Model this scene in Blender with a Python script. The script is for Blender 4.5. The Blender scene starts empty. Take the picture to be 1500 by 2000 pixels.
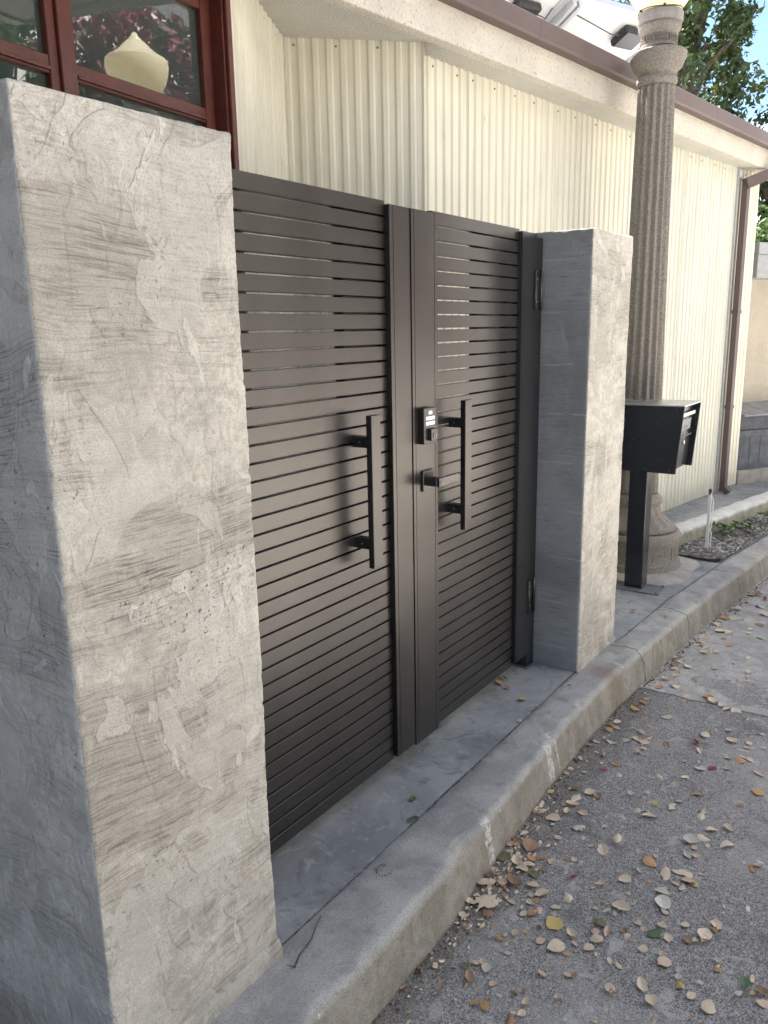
import bpy, bmesh, math, random
import numpy as np
from mathutils import Vector, Matrix
R_ = math.radians
SC = bpy.context.scene
COL = SC.collection

# ------------------------------------------------------------------ camera
cam_d = bpy.data.cameras.new('camera')
cam = bpy.data.objects.new('camera', cam_d); COL.objects.link(cam); SC.camera = cam
PAN, TILT, ROLL = 0.6125, -0.2239, -0.0194
fw = Vector((math.cos(PAN)*math.cos(TILT), math.sin(PAN)*math.cos(TILT), math.sin(TILT)))
rt = Vector((math.sin(PAN), -math.cos(PAN), 0)); up = rt.cross(fw)
rt2 = rt*math.cos(ROLL) + up*math.sin(ROLL); up2 = up*math.cos(ROLL) - rt*math.sin(ROLL)
M = Matrix((rt2, up2, -fw)).transposed().to_4x4(); M.translation = Vector((-1.9976, -1.4412, 1.464))
cam.matrix_world = M
cam_d.sensor_fit = 'VERTICAL'; cam_d.sensor_height = 36; cam_d.lens = 1552.84/2000*36
cam_d.clip_start = 0.05; cam_d.clip_end = 2000

# ------------------------------------------------------------------ world, sun, exposure
SUN_EL, SUN_AZ = R_(62), R_(76)          # azimuth counted from +X towards +Y
w = bpy.data.worlds.new('World'); SC.world = w; w.use_nodes = True
nt = w.node_tree; nt.nodes.clear()
def wn(t, **kw):
    n = nt.nodes.new(t)
    for k, v in kw.items():
        if k in n.inputs: n.inputs[k].default_value = v
        else: setattr(n, k, v)
    return n
sky = wn('ShaderNodeTexSky', sky_type='NISHITA', sun_disc=False, sun_elevation=SUN_EL, sun_rotation=math.pi/2 - SUN_AZ,
         air_density=1.0, dust_density=0.6, ozone_density=3.0)
tc = wn('ShaderNodeTexCoord')
mp = wn('ShaderNodeMapping'); mp.inputs['Scale'].default_value = (1, 1, 2.2); mp.inputs['Location'].default_value = (0.37, 0.2, 0.1)
nz = wn('ShaderNodeTexNoise', Scale=2.6, Detail=7.0, Roughness=0.58, Distortion=0.25)
rp = wn('ShaderNodeValToRGB'); rp.color_ramp.elements[0].position = 0.50; rp.color_ramp.elements[1].position = 0.68
mx = wn('ShaderNodeMix', data_type='RGBA')
CLOUD = 10.2
mx.inputs[7].default_value = (CLOUD*1.0, CLOUD*0.985, CLOUD*0.96, 1)
bg = wn('ShaderNodeBackground', Strength=0.05); out = wn('ShaderNodeOutputWorld')
nt.links.new(tc.outputs['Generated'], mp.inputs['Vector']); nt.links.new(mp.outputs[0], nz.inputs['Vector'])
nt.links.new(nz.outputs[0], rp.inputs[0]); nt.links.new(rp.outputs[0], mx.inputs[0])
nt.links.new(sky.outputs[0], mx.inputs[6]); nt.links.new(mx.outputs[2], bg.inputs['Color']); nt.links.new(bg.outputs[0], out.inputs['Surface'])

sun_d = bpy.data.lights.new('sun', 'SUN'); sun = bpy.data.objects.new('sun', sun_d); COL.objects.link(sun)
sun_d.energy = 5.0; sun_d.angle = R_(0.53); sun_d.color = (1.0, 0.97, 0.92)
sv = Vector((math.cos(SUN_EL)*math.cos(SUN_AZ), math.cos(SUN_EL)*math.sin(SUN_AZ), math.sin(SUN_EL)))
sun.rotation_euler = (-sv).to_track_quat('-Z', 'Y').to_euler(); sun.location = sv*30
SC.view_settings.view_transform = 'Standard'; SC.view_settings.look = 'None'
SC.view_settings.exposure = 2.6; SC.view_settings.gamma = 1.0; SC.view_settings.use_curve_mapping = False
SC.render.engine = 'CYCLES'
SC.cycles.use_denoising = True; SC.cycles.denoising_input_passes = 'RGB_ALBEDO_NORMAL'; SC.cycles.denoising_prefilter = 'ACCURATE'
SC.cycles.max_bounces = 6; SC.cycles.diffuse_bounces = 4; SC.cycles.caustics_reflective = False; SC.cycles.caustics_refractive = False
SC.cycles.use_adaptive_sampling = True; SC.cycles.adaptive_threshold = 0.012

# ------------------------------------------------------------------ helpers
rng = np.random.default_rng(7); random.seed(7)
def _h(i, j, k, s):
    n = (i.astype(np.int64)*374761393 + j.astype(np.int64)*668265263 + k.astype(np.int64)*2147483647 + s*1274126177) & 0xffffffff
    n = ((n ^ (n >> 13))*1274126177) & 0xffffffff
    return ((n ^ (n >> 16)) & 0xffffff)/float(0xffffff)*2 - 1
def vn(P, sc, seed=0):
    """value noise -1..1 on an (n,3) array; sc a number or 3 numbers (cycles per metre)"""
    Q = np.asarray(P, float)*np.asarray(sc, float); I = np.floor(Q); F = Q - I; F = F*F*(3-2*F); I = I.astype(np.int64)
    o = 0
    for a in (0, 1):
        for b in (0, 1):
            for c in (0, 1):
                wgt = (F[:, 0] if a else 1-F[:, 0])*(F[:, 1] if b else 1-F[:, 1])*(F[:, 2] if c else 1-F[:, 2])
                o = o + wgt*_h(I[:, 0]+a, I[:, 1]+b, I[:, 2]+c, seed)
    return o
def fbm(P, sc, octv=4, seed=0, gain=.5):
    o = 0; a = 1
    for i in range(octv):
        o = o + a*vn(P, np.asarray(sc, float)*2**i, seed+i*17); a *= gain
    return o
def mesh(name, V, F, smooth=False):
    me = bpy.data.meshes.new(name)
    if isinstance(V, np.ndarray): V = V.tolist()
    if isinstance(F, np.ndarray): F = F.tolist()
    me.from_pydata(V, [], F); me.update()
    if smooth == 'auto': me.polygons.foreach_set('use_smooth', [True]*len(me.polygons)); me.set_sharp_from_angle(angle=R_(32))
    elif smooth: me.polygons.foreach_set('use_smooth', [True]*len(me.polygons))
    return me
def obj(name, me, mat=None, parent=None):
    if mat and not me.materials: me.materials.append(mat)
    o = bpy.data.objects.new(name, me); COL.objects.link(o)
    if parent: o.parent = parent
    return o
def tag(o, label=None, cat=None, group=None, kind=None):
    if label: o['label'] = label
    if cat: o['category'] = cat
    if group: o['group'] = group
    if kind: o['kind'] = kind
    return o
def thing(name, label, cat, loc=(0, 0, 0), rz=0, group=None):
    o = bpy.data.objects.new(name, None); COL.objects.link(o); o.location = loc; o.rotation_euler = (0, 0, rz)
    o.empty_display_size = .1
    return tag(o, label, cat, group)
def bmm(name, bm, smooth=False):
    me = bpy.data.meshes.new(name); bm.to_mesh(me); bm.free()
    if smooth: me.polygons.foreach_set('use_smooth', [True]*len(me.polygons))
    return me
def bbox(bm, x0, x1, y0, y1, z0, z1, bev=0, seg=1):
    vs = [bm.verts.new(p) for p in ((x0,y0,z0),(x1,y0,z0),(x1,y1,z0),(x0,y1,z0),(x0,y0,z1),(x1,y0,z1),(x1,y1,z1),(x0,y1,z1))]
    fs = [bm.faces.new([vs[i] for i in f]) for f in ((3,2,1,0),(4,5,6,7),(0,1,5,4),(1,2,6,5),(2,3,7,6),(3,0,4,7))]
    if bev:
        es = list({e for f in fs for e in f.edges})
        bmesh.ops.bevel(bm, geom=es, offset=bev, segments=seg, affect='EDGES', profile=.5)
def boxm(name, x0, x1, y0, y1, z0, z1, bev=.002, seg=1):
    bm = bmesh.new(); bbox(bm, x0, x1, y0, y1, z0, z1, bev, seg); return bmm(name, bm)
def box(name, x0, x1, y0, y1, z0, z1, mat, parent=None, bev=.002, seg=1):
    return obj(name, boxm(name, x0, x1, y0, y1, z0, z1, bev, seg), mat, parent)
def lathe(prof, n=32, flute=None, cap=True):
    """prof: (r,z[,flute depth]) upward; returns V,F"""
    V = []; F = []
    for p in prof:
        r, z = p[0], p[1]; fd = p[2] if len(p) > 2 else 0
        for k in range(n):
            a = 2*math.pi*k/n; rr = r
            if fd and flute: rr = r - fd*(abs(math.cos(a*flute/2))**1.6)
            V.append((rr*math.cos(a), rr*math.sin(a), z))
    m = len(prof)
    for i in range(m-1):
        for k in range(n):
            F.append((i*n+k, i*n+(k+1) % n, (i+1)*n+(k+1) % n, (i+1)*n+k))
    if cap:
        F.append(tuple(reversed(range(n)))); F.append(tuple(range((m-1)*n, m*n)))
    return V, F
def prism(poly, z0, z1):
    """vertical prism from a ccw xy polygon"""
    n = len(poly); V = [(x, y, z0) for x, y in poly] + [(x, y, z1) for x, y in poly]
    F = [(i, (i+1) % n, n+(i+1) % n, n+i) for i in range(n)] + [tuple(reversed(range(n))), tuple(range(n, 2*n))]
    return V, F
def tube(pts, rad, n=8, closed=True):
    pts = [Vector(p) for p in pts]; V = []; F = []
    rad = rad if hasattr(rad, '__len__') else [rad]*len(pts)
    ref = Vector((.3, .2, .93)).normalized()
    for i, p in enumerate(pts):
        d = (pts[min(i+1, len(pts)-1)] - pts[max(i-1, 0)]).normalized()
        a = d.cross(ref); a = a.normalized() if a.length > 1e-4 else Vector((1, 0, 0)); b = d.cross(a)
        for k in range(n):
            t = 2*math.pi*k/n; q = p + (a*math.cos(t) + b*math.sin(t))*rad[i]; V.append(tuple(q))
    for i in range(len(pts)-1):
        for k in range(n): F.append((i*n+k, i*n+(k+1) % n, (i+1)*n+(k+1) % n, (i+1)*n+k))
    if closed: F.append(tuple(range(n))); F.append(tuple(reversed(range((len(pts)-1)*n, len(pts)*n))))
    return V, F
def join(parts):
    V = []; F = []
    for v, f in parts:
        o = len(V); V += [tuple(q) for q in v]; F += [tuple(i+o for i in q) for q in f]
    return V, F

# ------------------------------------------------------------------ materials
class NT:
    def __init__(s, name):
        s.m = bpy.data.materials.new(name); s.m.use_nodes = True; s.t = s.m.node_tree; s.t.nodes.clear()
        s.out = s.t.nodes.new('ShaderNodeOutputMaterial'); s.b = s.t.nodes.new('ShaderNodeBsdfPrincipled')
        s.t.links.new(s.b.outputs[0], s.out.inputs['Surface']); s.co = s.t.nodes.new('ShaderNodeTexCoord').outputs['Object']
    def n(s, typ, **kw):
        n = s.t.nodes.new(typ)
        for k, v in kw.items():
            k2 = k.replace('_', ' ')
            if k in n.inputs: s.put(n.inputs[k], v)
            elif k2 in n.inputs: s.put(n.inputs[k2], v)
            else: setattr(n, k, v)
        return n
    def put(s, sock, v):
        if isinstance(v, bpy.types.NodeSocket): s.t.links.new(v, sock)
        else: sock.default_value = v
    def set(s, **kw):
        for k, v in kw.items(): s.put(s.b.inputs[k.replace('_', ' ')], v)
    def math(s, op, a, b=0, c=None, clamp=False):
        n = s.t.nodes.new('ShaderNodeMath'); n.operation = op; n.use_clamp = clamp
        s.put(n.inputs[0], a); s.put(n.inputs[1], b)
        if c is not None: s.put(n.inputs[2], c)
        return n.outputs[0]
    def vec(s, scale=(1, 1, 1), loc=(0, 0, 0), src=None, rot=(0, 0, 0)):
        n = s.t.nodes.new('ShaderNodeMapping'); s.put(n.inputs[0], src or s.co); n.inputs['Scale'].default_value = scale; n.inputs['Location'].default_value = loc; n.inputs['Rotation'].default_value = rot
        return n.outputs[0]
    def noise(s, sc, det=4, rough=.5, dist=0, v=None):
        n = s.t.nodes.new('ShaderNodeTexNoise'); s.put(n.inputs['Vector'], v or s.co)
        n.inputs['Scale'].default_value = sc; n.inputs['Detail'].default_value = det; n.inputs['Roughness'].default_value = rough; n.inputs['Distortion'].default_value = dist
        return n.outputs[0]
    def vor(s, sc, v=None, feat='F1', out='Distance', rnd=1):
        n = s.t.nodes.new('ShaderNodeTexVoronoi'); n.feature = feat; s.put(n.inputs['Vector'], v or s.co); n.inputs['Scale'].default_value = sc; n.inputs['Randomness'].default_value = rnd
        return n.outputs[out]
    def ramp(s, x, lo, hi, a=0, b=1):
        n = s.t.nodes.new('ShaderNodeMapRange'); n.interpolation_type = 'SMOOTHSTEP'; s.put(n.inputs[0], x)
        for i, v in enumerate((lo, hi, a, b)): n.inputs[i+1].default_value = v
        return n.outputs[0]
    def mix(s, f, a, b, bt='MIX'):
        n = s.t.nodes.new('ShaderNodeMix'); n.data_type = 'RGBA'; n.blend_type = bt; s.put(n.inputs[0], f)
        for i, v in ((6, a), (7, b)):
            if isinstance(v, tuple) and len(v) == 3: v = (*v, 1)
            s.put(n.inputs[i], v)
        return n.outputs[2]
    def bump(s, h, dist=.002, strength=1, prev=None):
        n = s.t.nodes.new('ShaderNodeBump'); s.put(n.inputs['Height'], h); n.inputs['Distance'].default_value = dist; n.inputs['Strength'].default_value = strength
        if prev: s.put(n.inputs['Normal'], prev)
        return n.outputs[0]
    def xyz(s, src=None):
        n = s.t.nodes.new('ShaderNodeSeparateXYZ'); s.put(n.inputs[0], src or s.co); return n.outputs
    def comb(s, x, y, z):
        n = s.t.nodes.new('ShaderNodeCombineXYZ')
        for i, v in enumerate((x, y, z)): s.put(n.inputs[i], v)
        return n.outputs[0]
def plain(name, col, rough=.5, metal=0, var=.0, sc=30, bump=0, bsc=200, spec=.5, coat=0):
    t = NT(name)
    c = (*col, 1)
    if var:
        c = t.mix(t.ramp(t.noise(sc, 5, .6), .3, .7), tuple(v*(1-var) for v in col), tuple(min(1, v*(1+var)) for v in col))
    t.set(Base_Color=c, Roughness=rough, Metallic=metal, Specular_IOR_Level=spec)
    if coat: t.set(Coat_Weight=coat, Coat_Roughness=.15)
    if bump: t.set(Normal=t.bump(t.noise(bsc, 4, .6), bump))
    return t.m

def m_stucco(name, seed, light=(.67,.63,.565), mid=(.42,.39,.345), dark=(.17,.154,.134), skin_k=(1, 1, 1)):
    t = NT(name); X = t.xyz(); h = t.math('ADD', X[0], X[1])
    wob = t.math('MULTIPLY', t.math('SUBTRACT', t.noise(1.7, 2, v=t.vec((1,1,1),(seed,0,0))), .5), .16)
    z2 = t.math('ADD', X[2], wob)
    patch = t.noise(3.1, 8, .68, .7, t.vec((1,1,1.3),(seed*1.7,0,seed)))
    patch2 = t.noise(6.5, 6, .62, 1.0, t.vec((1,1,1.6),(seed*2.1,3,seed)))
    pm = t.noise(2.0, 3, .5, .5, t.vec((1,1,1.5),(2,seed,seed*3)))
    # broom and trowel strokes, drawn along the wall
    s1 = t.noise(1, 3, .6, 0, t.comb(t.math('MULTIPLY', h, 13), seed, t.math('MULTIPLY', z2, 300)))
    s3 = t.noise(1, 4, .6, 0, t.comb(t.math('MULTIPLY', h, 5), seed+8, t.math('MULTIPLY', z2, 95)))
    s2 = t.noise(1, 7, .66, .5, t.comb(t.math('MULTIPLY', h, 4.5), seed+3, t.math('MULTIPLY', z2, 9)))
    smear = t.noise(1, 6, .62, .8, t.comb(t.math('MULTIPLY', h, 10), seed, t.math('MULTIPLY', X[2], 3.0)))
    sponge = t.noise(48, 6, .72, .4); fine = t.noise(330, 3, .7)
    n_l = t.noise(3.0, 1, .4, 1.6, t.vec((1,1,.62),(0,seed,2)))
    lap = t.math('MULTIPLY', t.ramp(t.math('ABSOLUTE', t.math('SUBTRACT', n_l, .5)), .0, .016, 1, 0), t.ramp(patch2, .50, .60))
    pits = t.math('MULTIPLY', t.ramp(t.noise(85, 4, .65, .5), .60, .70), t.ramp(pm, .50, .66))
    weave = t.math('MULTIPLY', t.math('SINE', t.math('MULTIPLY', h, 1300)), t.math('SINE', t.math('MULTIPLY', X[2], 1100)))
    wmask = t.ramp(t.noise(3.6, 3, .5, 0, t.vec((1,1,1),(seed,9,1))), .56, .68)
    band = t.ramp(t.noise(1, 5, .6, .25, t.comb(t.math('MULTIPLY', h, 1.6), seed+5, t.math('MULTIPLY', z2, 6.2))), .44, .60)
    c = t.mix(t.ramp(patch, .40, .62), light, tuple(v*.70 for v in light))
    c = t.mix(t.math('MULTIPLY', band, .80), c, mid)
    c = t.mix(t.math('MULTIPLY', t.ramp(sponge, .44, .62), .62), c, mid)
    c = t.mix(t.math('MULTIPLY', t.ramp(s2, .54, .74), .32), c, dark)
    c = t.mix(t.math('MULTIPLY', t.math('MULTIPLY', t.ramp(s3, .52, .66), t.math('ADD', t.math('MULTIPLY', band, .7), .3)), .34), c, dark)
    c = t.mix(t.math('MULTIPLY', t.math('MULTIPLY', t.ramp(s1, .50, .64), t.math('ADD', t.math('MULTIPLY', band, .65), t.math('MULTIPLY', t.ramp(pm, .42, .58), .35))), .80), c, dark)
    n_i = t.noise(1, 4, .55, 1.1, t.comb(t.math('MULTIPLY', h, 3.6), seed+2, t.math('MULTIPLY', z2, 3.4)))
    K = lambda *v: tuple(a*b for a, b in zip(v, skin_k))
    isl = t.ramp(n_i, .535, .560); n_i2 = t.noise(1, 3, .55, .9, t.comb(t.math('MULTIPLY', h, 8.5), seed+7, t.math('MULTIPLY', X[2], 5.5)))
    isl2 = t.ramp(n_i2, .635, .66)
    skin = t.mix(t.ramp(patch2, .35, .65), K(.66,.635,.58), K(.52,.495,.45))
    c = t.mix(t.math('MULTIPLY', isl, .55), c, skin)
    c = t.mix(t.math('MULTIPLY', isl2, .75), c, t.mix(t.ramp(sponge, .4, .6), K(.69,.665,.61), K(.56,.535,.485)))
    c = t.mix(t.math('MULTIPLY', t.ramp(smear, .57, .72), .55), c, K(.70,.68,.63))
    c = t.mix(t.math('MULTIPLY', pits, .75), c, (.12,.105,.09))
    c = t.mix(t.math('MULTIPLY', lap, .30), c, K(.72,.70,.65))
    c = t.mix(t.math('MULTIPLY', t.math('MULTIPLY', t.ramp(weave, .2, .9), wmask), .25), c, K(.70,.68,.63))
    c = t.mix(t.math('MULTIPLY', t.ramp(t.noise(260, 3, .7), .50, .68), .40), c, dark)
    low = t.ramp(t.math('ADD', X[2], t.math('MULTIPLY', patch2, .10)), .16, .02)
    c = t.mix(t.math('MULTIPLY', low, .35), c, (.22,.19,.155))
    t.set(Base_Color=c, Roughness=.92, Specular_IOR_Level=.2)
    hh = t.math('ADD', t.math('ADD', t.math('MULTIPLY', s1, .45), t.math('MULTIPLY', fine, .45)), t.math('MULTIPLY', s3, .25))
    hh = t.math('SUBTRACT', hh, t.math('MULTIPLY', pits, .7))
    nb = t.bump(hh, .0026)
    n_b = t.noise(7.5, 2, .5, 2.2, t.vec((1,1,.55),(6,seed,5)))
    lev = t.math('ADD', t.math('ADD', t.math('ADD', t.math('MULTIPLY', isl, .45), t.math('MULTIPLY', isl2, .45)), t.math('MULTIPLY', t.ramp(n_b, .50, .58), .45)), t.math('ADD', t.math('MULTIPLY', patch2, .6), t.math('MULTIPLY', sponge, .9)))
    t.set(Normal=t.bump(lev, .0040, 1, nb))
    return t.m
def m_kerb():
    t = NT('kerb_concrete'); X = t.xyz()
    p = t.noise(5, 7, .6, .5); fine = t.noise(260, 3, .75); pore = t.vor(120)
    top = t.ramp(X[2], -.035, -.006)
    n1 = t.noise(14, 6, .65, .4)
    c_top = t.mix(t.ramp(p, .35, .68), (.33,.325,.315), (.50,.49,.465))
    drip = t.noise(1, 6, .68, .6, t.comb(t.math('MULTIPLY', X[0], 11), t.math('MULTIPLY', X[1], 11), t.math('MULTIPLY', X[2], 7)))
    c_f = t.mix(t.ramp(drip, .36, .66), (.285,.26,.215), (.41,.375,.32))
    c = t.mix(top, c_f, c_top)
    c = t.mix(t.math('MULTIPLY', t.ramp(n1, .52, .7), .45), c, (.16,.15,.135))
    # worn pale arris
    ar = t.math('MULTIPLY', t.ramp(X[2], -.040, -.016), t.ramp(X[2], -.003, -.012))
    c = t.mix(t.math('MULTIPLY', ar, t.math('MULTIPLY', t.ramp(n1, .40, .60), .5)), c, (.50,.48,.44))
    # rust stain by the far pillar
    def blob(cx, cy, r0, r1):
        dx = t.math('SUBTRACT', X[0], cx); dy = t.math('SUBTRACT', X[1], cy)
        d = t.math('SQRT', t.math('ADD', t.math('MULTIPLY', dx, dx), t.math('MULTIPLY', dy, dy)))
        return t.ramp(t.math('ADD', d, t.math('MULTIPLY', t.math('SUBTRACT', n1, .5), .12)), r0, r1, 1, 0)
    c = t.mix(t.math('MULTIPLY', blob(1.17, -.36, .01, .13), .6), c, (.20,.125,.085))
    # old white paint ticks
    for cx, wd, zb in ((.47, .026, -.135), (-.055, .022, -.14), (.540, .007, -.12)):
        d = t.math('ABSOLUTE', t.math('SUBTRACT', t.math('ADD', X[0], t.math('MULTIPLY', t.math('SUBTRACT', t.noise(40, 3), .5), .02)), cx))
        m = t.math('MULTIPLY', t.ramp(d, wd*.8, wd, 1, 0), t.ramp(t.math('ADD', X[2], t.math('MULTIPLY', n1, .05)), zb+.01, zb+.035))
        m = t.math('MULTIPLY', m, t.math('MULTIPLY', t.ramp(X[2], .002, -.014), t.ramp(t.noise(55, 5, .75), .43, .53)))
        c = t.mix(t.math('MULTIPLY', m, .9), c, (.72,.71,.67))
    m = t.math('MULTIPLY', t.ramp(t.noise(34, 3, .6), .66, .70), ar)
    c = t.mix(m, c, (.70,.69,.65))
    c = t.mix(t.math('MULTIPLY', t.ramp(fine, .45, .70), .55), c, (.11,.10,.09))
    c = t.mix(t.math('MULTIPLY', t.ramp(t.noise(140, 3, .7, 0, t.vec((1,1,1),(3,1,2))), .58, .72), .45), c, (.52,.50,.46))
    c = t.mix(t.math('MULTIPLY', t.ramp(pore, .0, .22, 1, 0), .5), c, (.10,.095,.085))
    t.set(Base_Color=c, Roughness=.88, Specular_IOR_Level=.3, Normal=t.bump(t.math('ADD', fine, t.math('MULTIPLY', n1, .8)), .003))
    return t.m
def m_slab():
    t = NT('slab_concrete')
    p = t.noise(3.2, 7, .6, .8); q = t.noise(22, 5, .65, .6); fine = t.noise(300, 3, .7)
    c = t.mix(t.ramp(p, .33, .68), (.23,.24,.245), (.38,.39,.39))
    c = t.mix(t.math('MULTIPLY', t.ramp(q, .54, .68), .55), c, (.46,.47,.46))
    c = t.mix(t.math('MULTIPLY', t.ramp(t.noise(9, 6, .6, 1.5, t.vec((1,1,1),(3,3,0))), .54, .68), .55), c, (.14,.14,.138))
    c = t.mix(t.math('MULTIPLY', t.ramp(t.vor(34), .0, .07, 1, 0), .5), c, (.07,.07,.065))
    c = t.mix(t.math('MULTIPLY', t.ramp(fine, .45, .7), .35), c, (.08,.08,.08))
    t.set(Base_Color=c, Roughness=t.ramp(q, .2, .8, .6, .85), Specular_IOR_Level=.35, Normal=t.bump(t.math('ADD', fine, t.math('MULTIPLY', q, 1.2)), .0012))
    return t.m
def m_asphalt():
    t = NT('asphalt'); X = t.xyz()
    a = t.n('ShaderNodeTexVoronoi', Scale=400.0); t.put(a.inputs['Vector'], t.co)
    b = t.n('ShaderNodeTexVoronoi', Scale=130.0); t.put(b.inputs['Vector'], t.co)
    ca = t.n('ShaderNodeSeparateColor'); t.put(ca.inputs[0], a.outputs['Color'])
    cb = t.n('ShaderNodeSeparateColor'); t.put(cb.inputs[0], b.outputs['Color'])
    p = t.noise(2.4, 7, .62, .4); q = t.noise(11, 6, .65, .5); fine = t.noise(420, 3, .7)
    c = t.mix(t.ramp(ca.outputs[0], .1, .95), (.15,.142,.134), (.50,.475,.445))
    c = t.mix(t.math('MULTIPLY', t.ramp(cb.outputs[1], .88, .98), .45), c, (.62,.60,.57))
    c = t.mix(t.math('MULTIPLY', t.ramp(p, .48, .64), .55), c, (.47,.445,.415))
    c = t.mix(t.math('MULTIPLY', t.ramp(q, .56, .68), .60), c, (.62,.60,.57))
    c = t.mix(t.math('MULTIPLY', t.ramp(t.noise(4.5, 6, .65, .8, t.vec((1,1,1),(9,4,0))), .56, .70), .55), c, (.12,.115,.11))
    c = t.mix(t.math('MULTIPLY', t.ramp(t.noise(17, 5, .65, .3, t.vec((1,1,1),(5,1,0))), .60, .74), .5), c, (.085,.075,.065))
    # dust and dirt along the kerb
    ed = t.ramp(t.math('ADD', X[1], t.math('MULTIPLY', t.math('SUBTRACT', q, .5), .18)), -.60, -.50)
    c = t.mix(t.math('MULTIPLY', ed, .45), c, (.115,.095,.075))
    # the pale concrete repair past the joint, with a patch of tar on it
    xx = t.math('ADD', X[0], t.math('MULTIPLY', t.math('SUBTRACT', t.noise(9, 3), .5), .05))
    rep = t.math('MULTIPLY', t.ramp(xx, 1.405, 1.43), t.ramp(X[0], 4.6, 3.6))
    pale = t.mix(t.ramp(q, .3, .7), (.42,.40,.375), (.60,.575,.54))
    pale = t.mix(t.math('MULTIPLY', t.ramp(ca.outputs[1], .75, 1.0), .5), pale, (.17,.165,.16))
    tx = t.math('DIVIDE', t.math('SUBTRACT', X[0], 1.62), .13); ty = t.math('DIVIDE', t.math('SUBTRACT', X[1], -.92), .30)
    td = t.math('SQRT', t.math('ADD', t.math('MULTIPLY', tx, tx), t.math('MULTIPLY', ty, ty)))
    tar = t.ramp(t.math('ADD', td, t.math('MULTIPLY', t.math('SUBTRACT', q, .5), 1.6)), .75, 1.05, 1, 0)
    pale = t.mix(tar, pale, c)
    c = t.mix(rep, c, pale)
    jd = t.ramp(t.math('ABSOLUTE', t.math('SUBTRACT', xx, 1.415)), .003, .010, 1, 0)
    c = t.mix(t.math('MULTIPLY', jd, .7), c, (.07,.065,.06))
    t.set(Base_Color=c, Roughness=.9, Specular_IOR_Level=.3)
    hgt = t.math('ADD', t.math('MULTIPLY', t.ramp(a.outputs['Distance'], 0, .6, 1, 0), .7), t.math('MULTIPLY', fine, .5))
    n1 = t.bump(hgt, .0028); t.set(Normal=t.bump(t.math('ADD', t.noise(60, 5, .7), q), .006, .8, n1))
    return t.m
def m_corr(name, col, dirt=(.42,.41,.35), grn=.0):
    t = NT(name); X = t.xyz()
    st = t.noise(1, 5, .6, .3, t.comb(t.math('MULTIPLY', X[0], 18), t.math('MULTIPLY', X[1], 18), t.math('MULTIPLY', X[2], 1.1)))
    p = t.noise(3, 5, .6)
    c = t.mix(t.ramp(st, .38, .72), col, tuple(v*.86 for v in col))
    c = t.mix(t.math('MULTIPLY', t.ramp(p, .5, .72), .18), c, dirt)
    c = t.mix(t.math('MULTIPLY', t.ramp(t.noise(26, 4, .6, .2, t.vec((1,1,.35))), .70, .78), .55), c, (.30,.31,.31))
    c = t.mix(t.math('MULTIPLY', t.ramp(t.vor(15), .0, .028, 1, 0), .7), c, (.10,.085,.06))
    t.set(Base_Color=c, Roughness=t.ramp(p, .3, .7, .34, .52), Specular_IOR_Level=.45, Normal=t.bump(t.noise(9, 3), .004, .5))
    return t.m
def m_roughcast(name, col, var=.16, spot=.5):
    t = NT(name); p = t.noise(4, 6, .6); g = t.noise(150, 4, .75); v = t.vor(95)
    c = t.mix(t.ramp(p, .3, .7), tuple(v_*(1-var) for v_ in col), col)
    c = t.mix(t.math('MULTIPLY', t.ramp(t.noise(75, 4, .65), .57, .67), spot), c, (.34,.30,.26))
    t.set(Base_Color=c, Roughness=.92, Specular_IOR_Level=.2, Normal=t.bump(t.math('ADD', g, v), .004))
    return t.m
def m_lampstone():
    t = NT('pebbled_lamp_concrete'); X = t.xyz()
    p = t.noise(5, 5, .6); g = t.noise(210, 3, .7); v = t.vor(150)
    n = t.n('ShaderNodeTexVoronoi', Scale=170.0); t.put(n.inputs['Vector'], t.co)
    cc = t.n('ShaderNodeSeparateColor'); t.put(cc.inputs[0], n.outputs['Color'])
    c = t.mix(t.ramp(cc.outputs[0], .15, .9), (.225,.205,.185), (.345,.315,.28))
    c = t.mix(t.math('MULTIPLY', t.ramp(p, .4, .7), .35), c, (.28,.25,.215))
    c = t.mix(t.math('MULTIPLY', t.ramp(v, .0, .3, 1, 0), .28), c, (.10,.09,.08))
    t.set(Base_Color=c, Roughness=.9, Specular_IOR_Level=.25, Normal=t.bump(t.math('ADD', g, v), .0015))
    return t.m
def m_leaf(name, a, b):
    t = NT(name); oi = t.n('ShaderNodeObjectInfo')
    r = oi.outputs['Random']
    c = t.mix(t.ramp(t.noise(70, 5, .6, .6), .33, .67), a, b)
    c = t.mix(t.math('MULTIPLY', r, .28), c, tuple(v*.7 for v in b))
    X = t.xyz()
    vein = t.math('SINE', t.math('MULTIPLY', t.math('ADD', X[0], t.math('MULTIPLY', t.math('ABSOLUTE', X[1]), -.8)), 62))
    mid = t.ramp(t.math('ABSOLUTE', X[1]), .008, .03, 1, 0)
    vv = t.math('MAXIMUM', t.ramp(vein, .82, .98), mid)
    c = t.mix(t.math('MULTIPLY', vv, .22), c, tuple(v*.5 for v in a))
    t.set(Base_Color=c, Roughness=.62, Specular_IOR_Level=.4, Normal=t.bump(t.math('SUBTRACT', t.noise(45, 3), t.math('MULTIPLY', vv, .5)), .0008))
    return t.m
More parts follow.
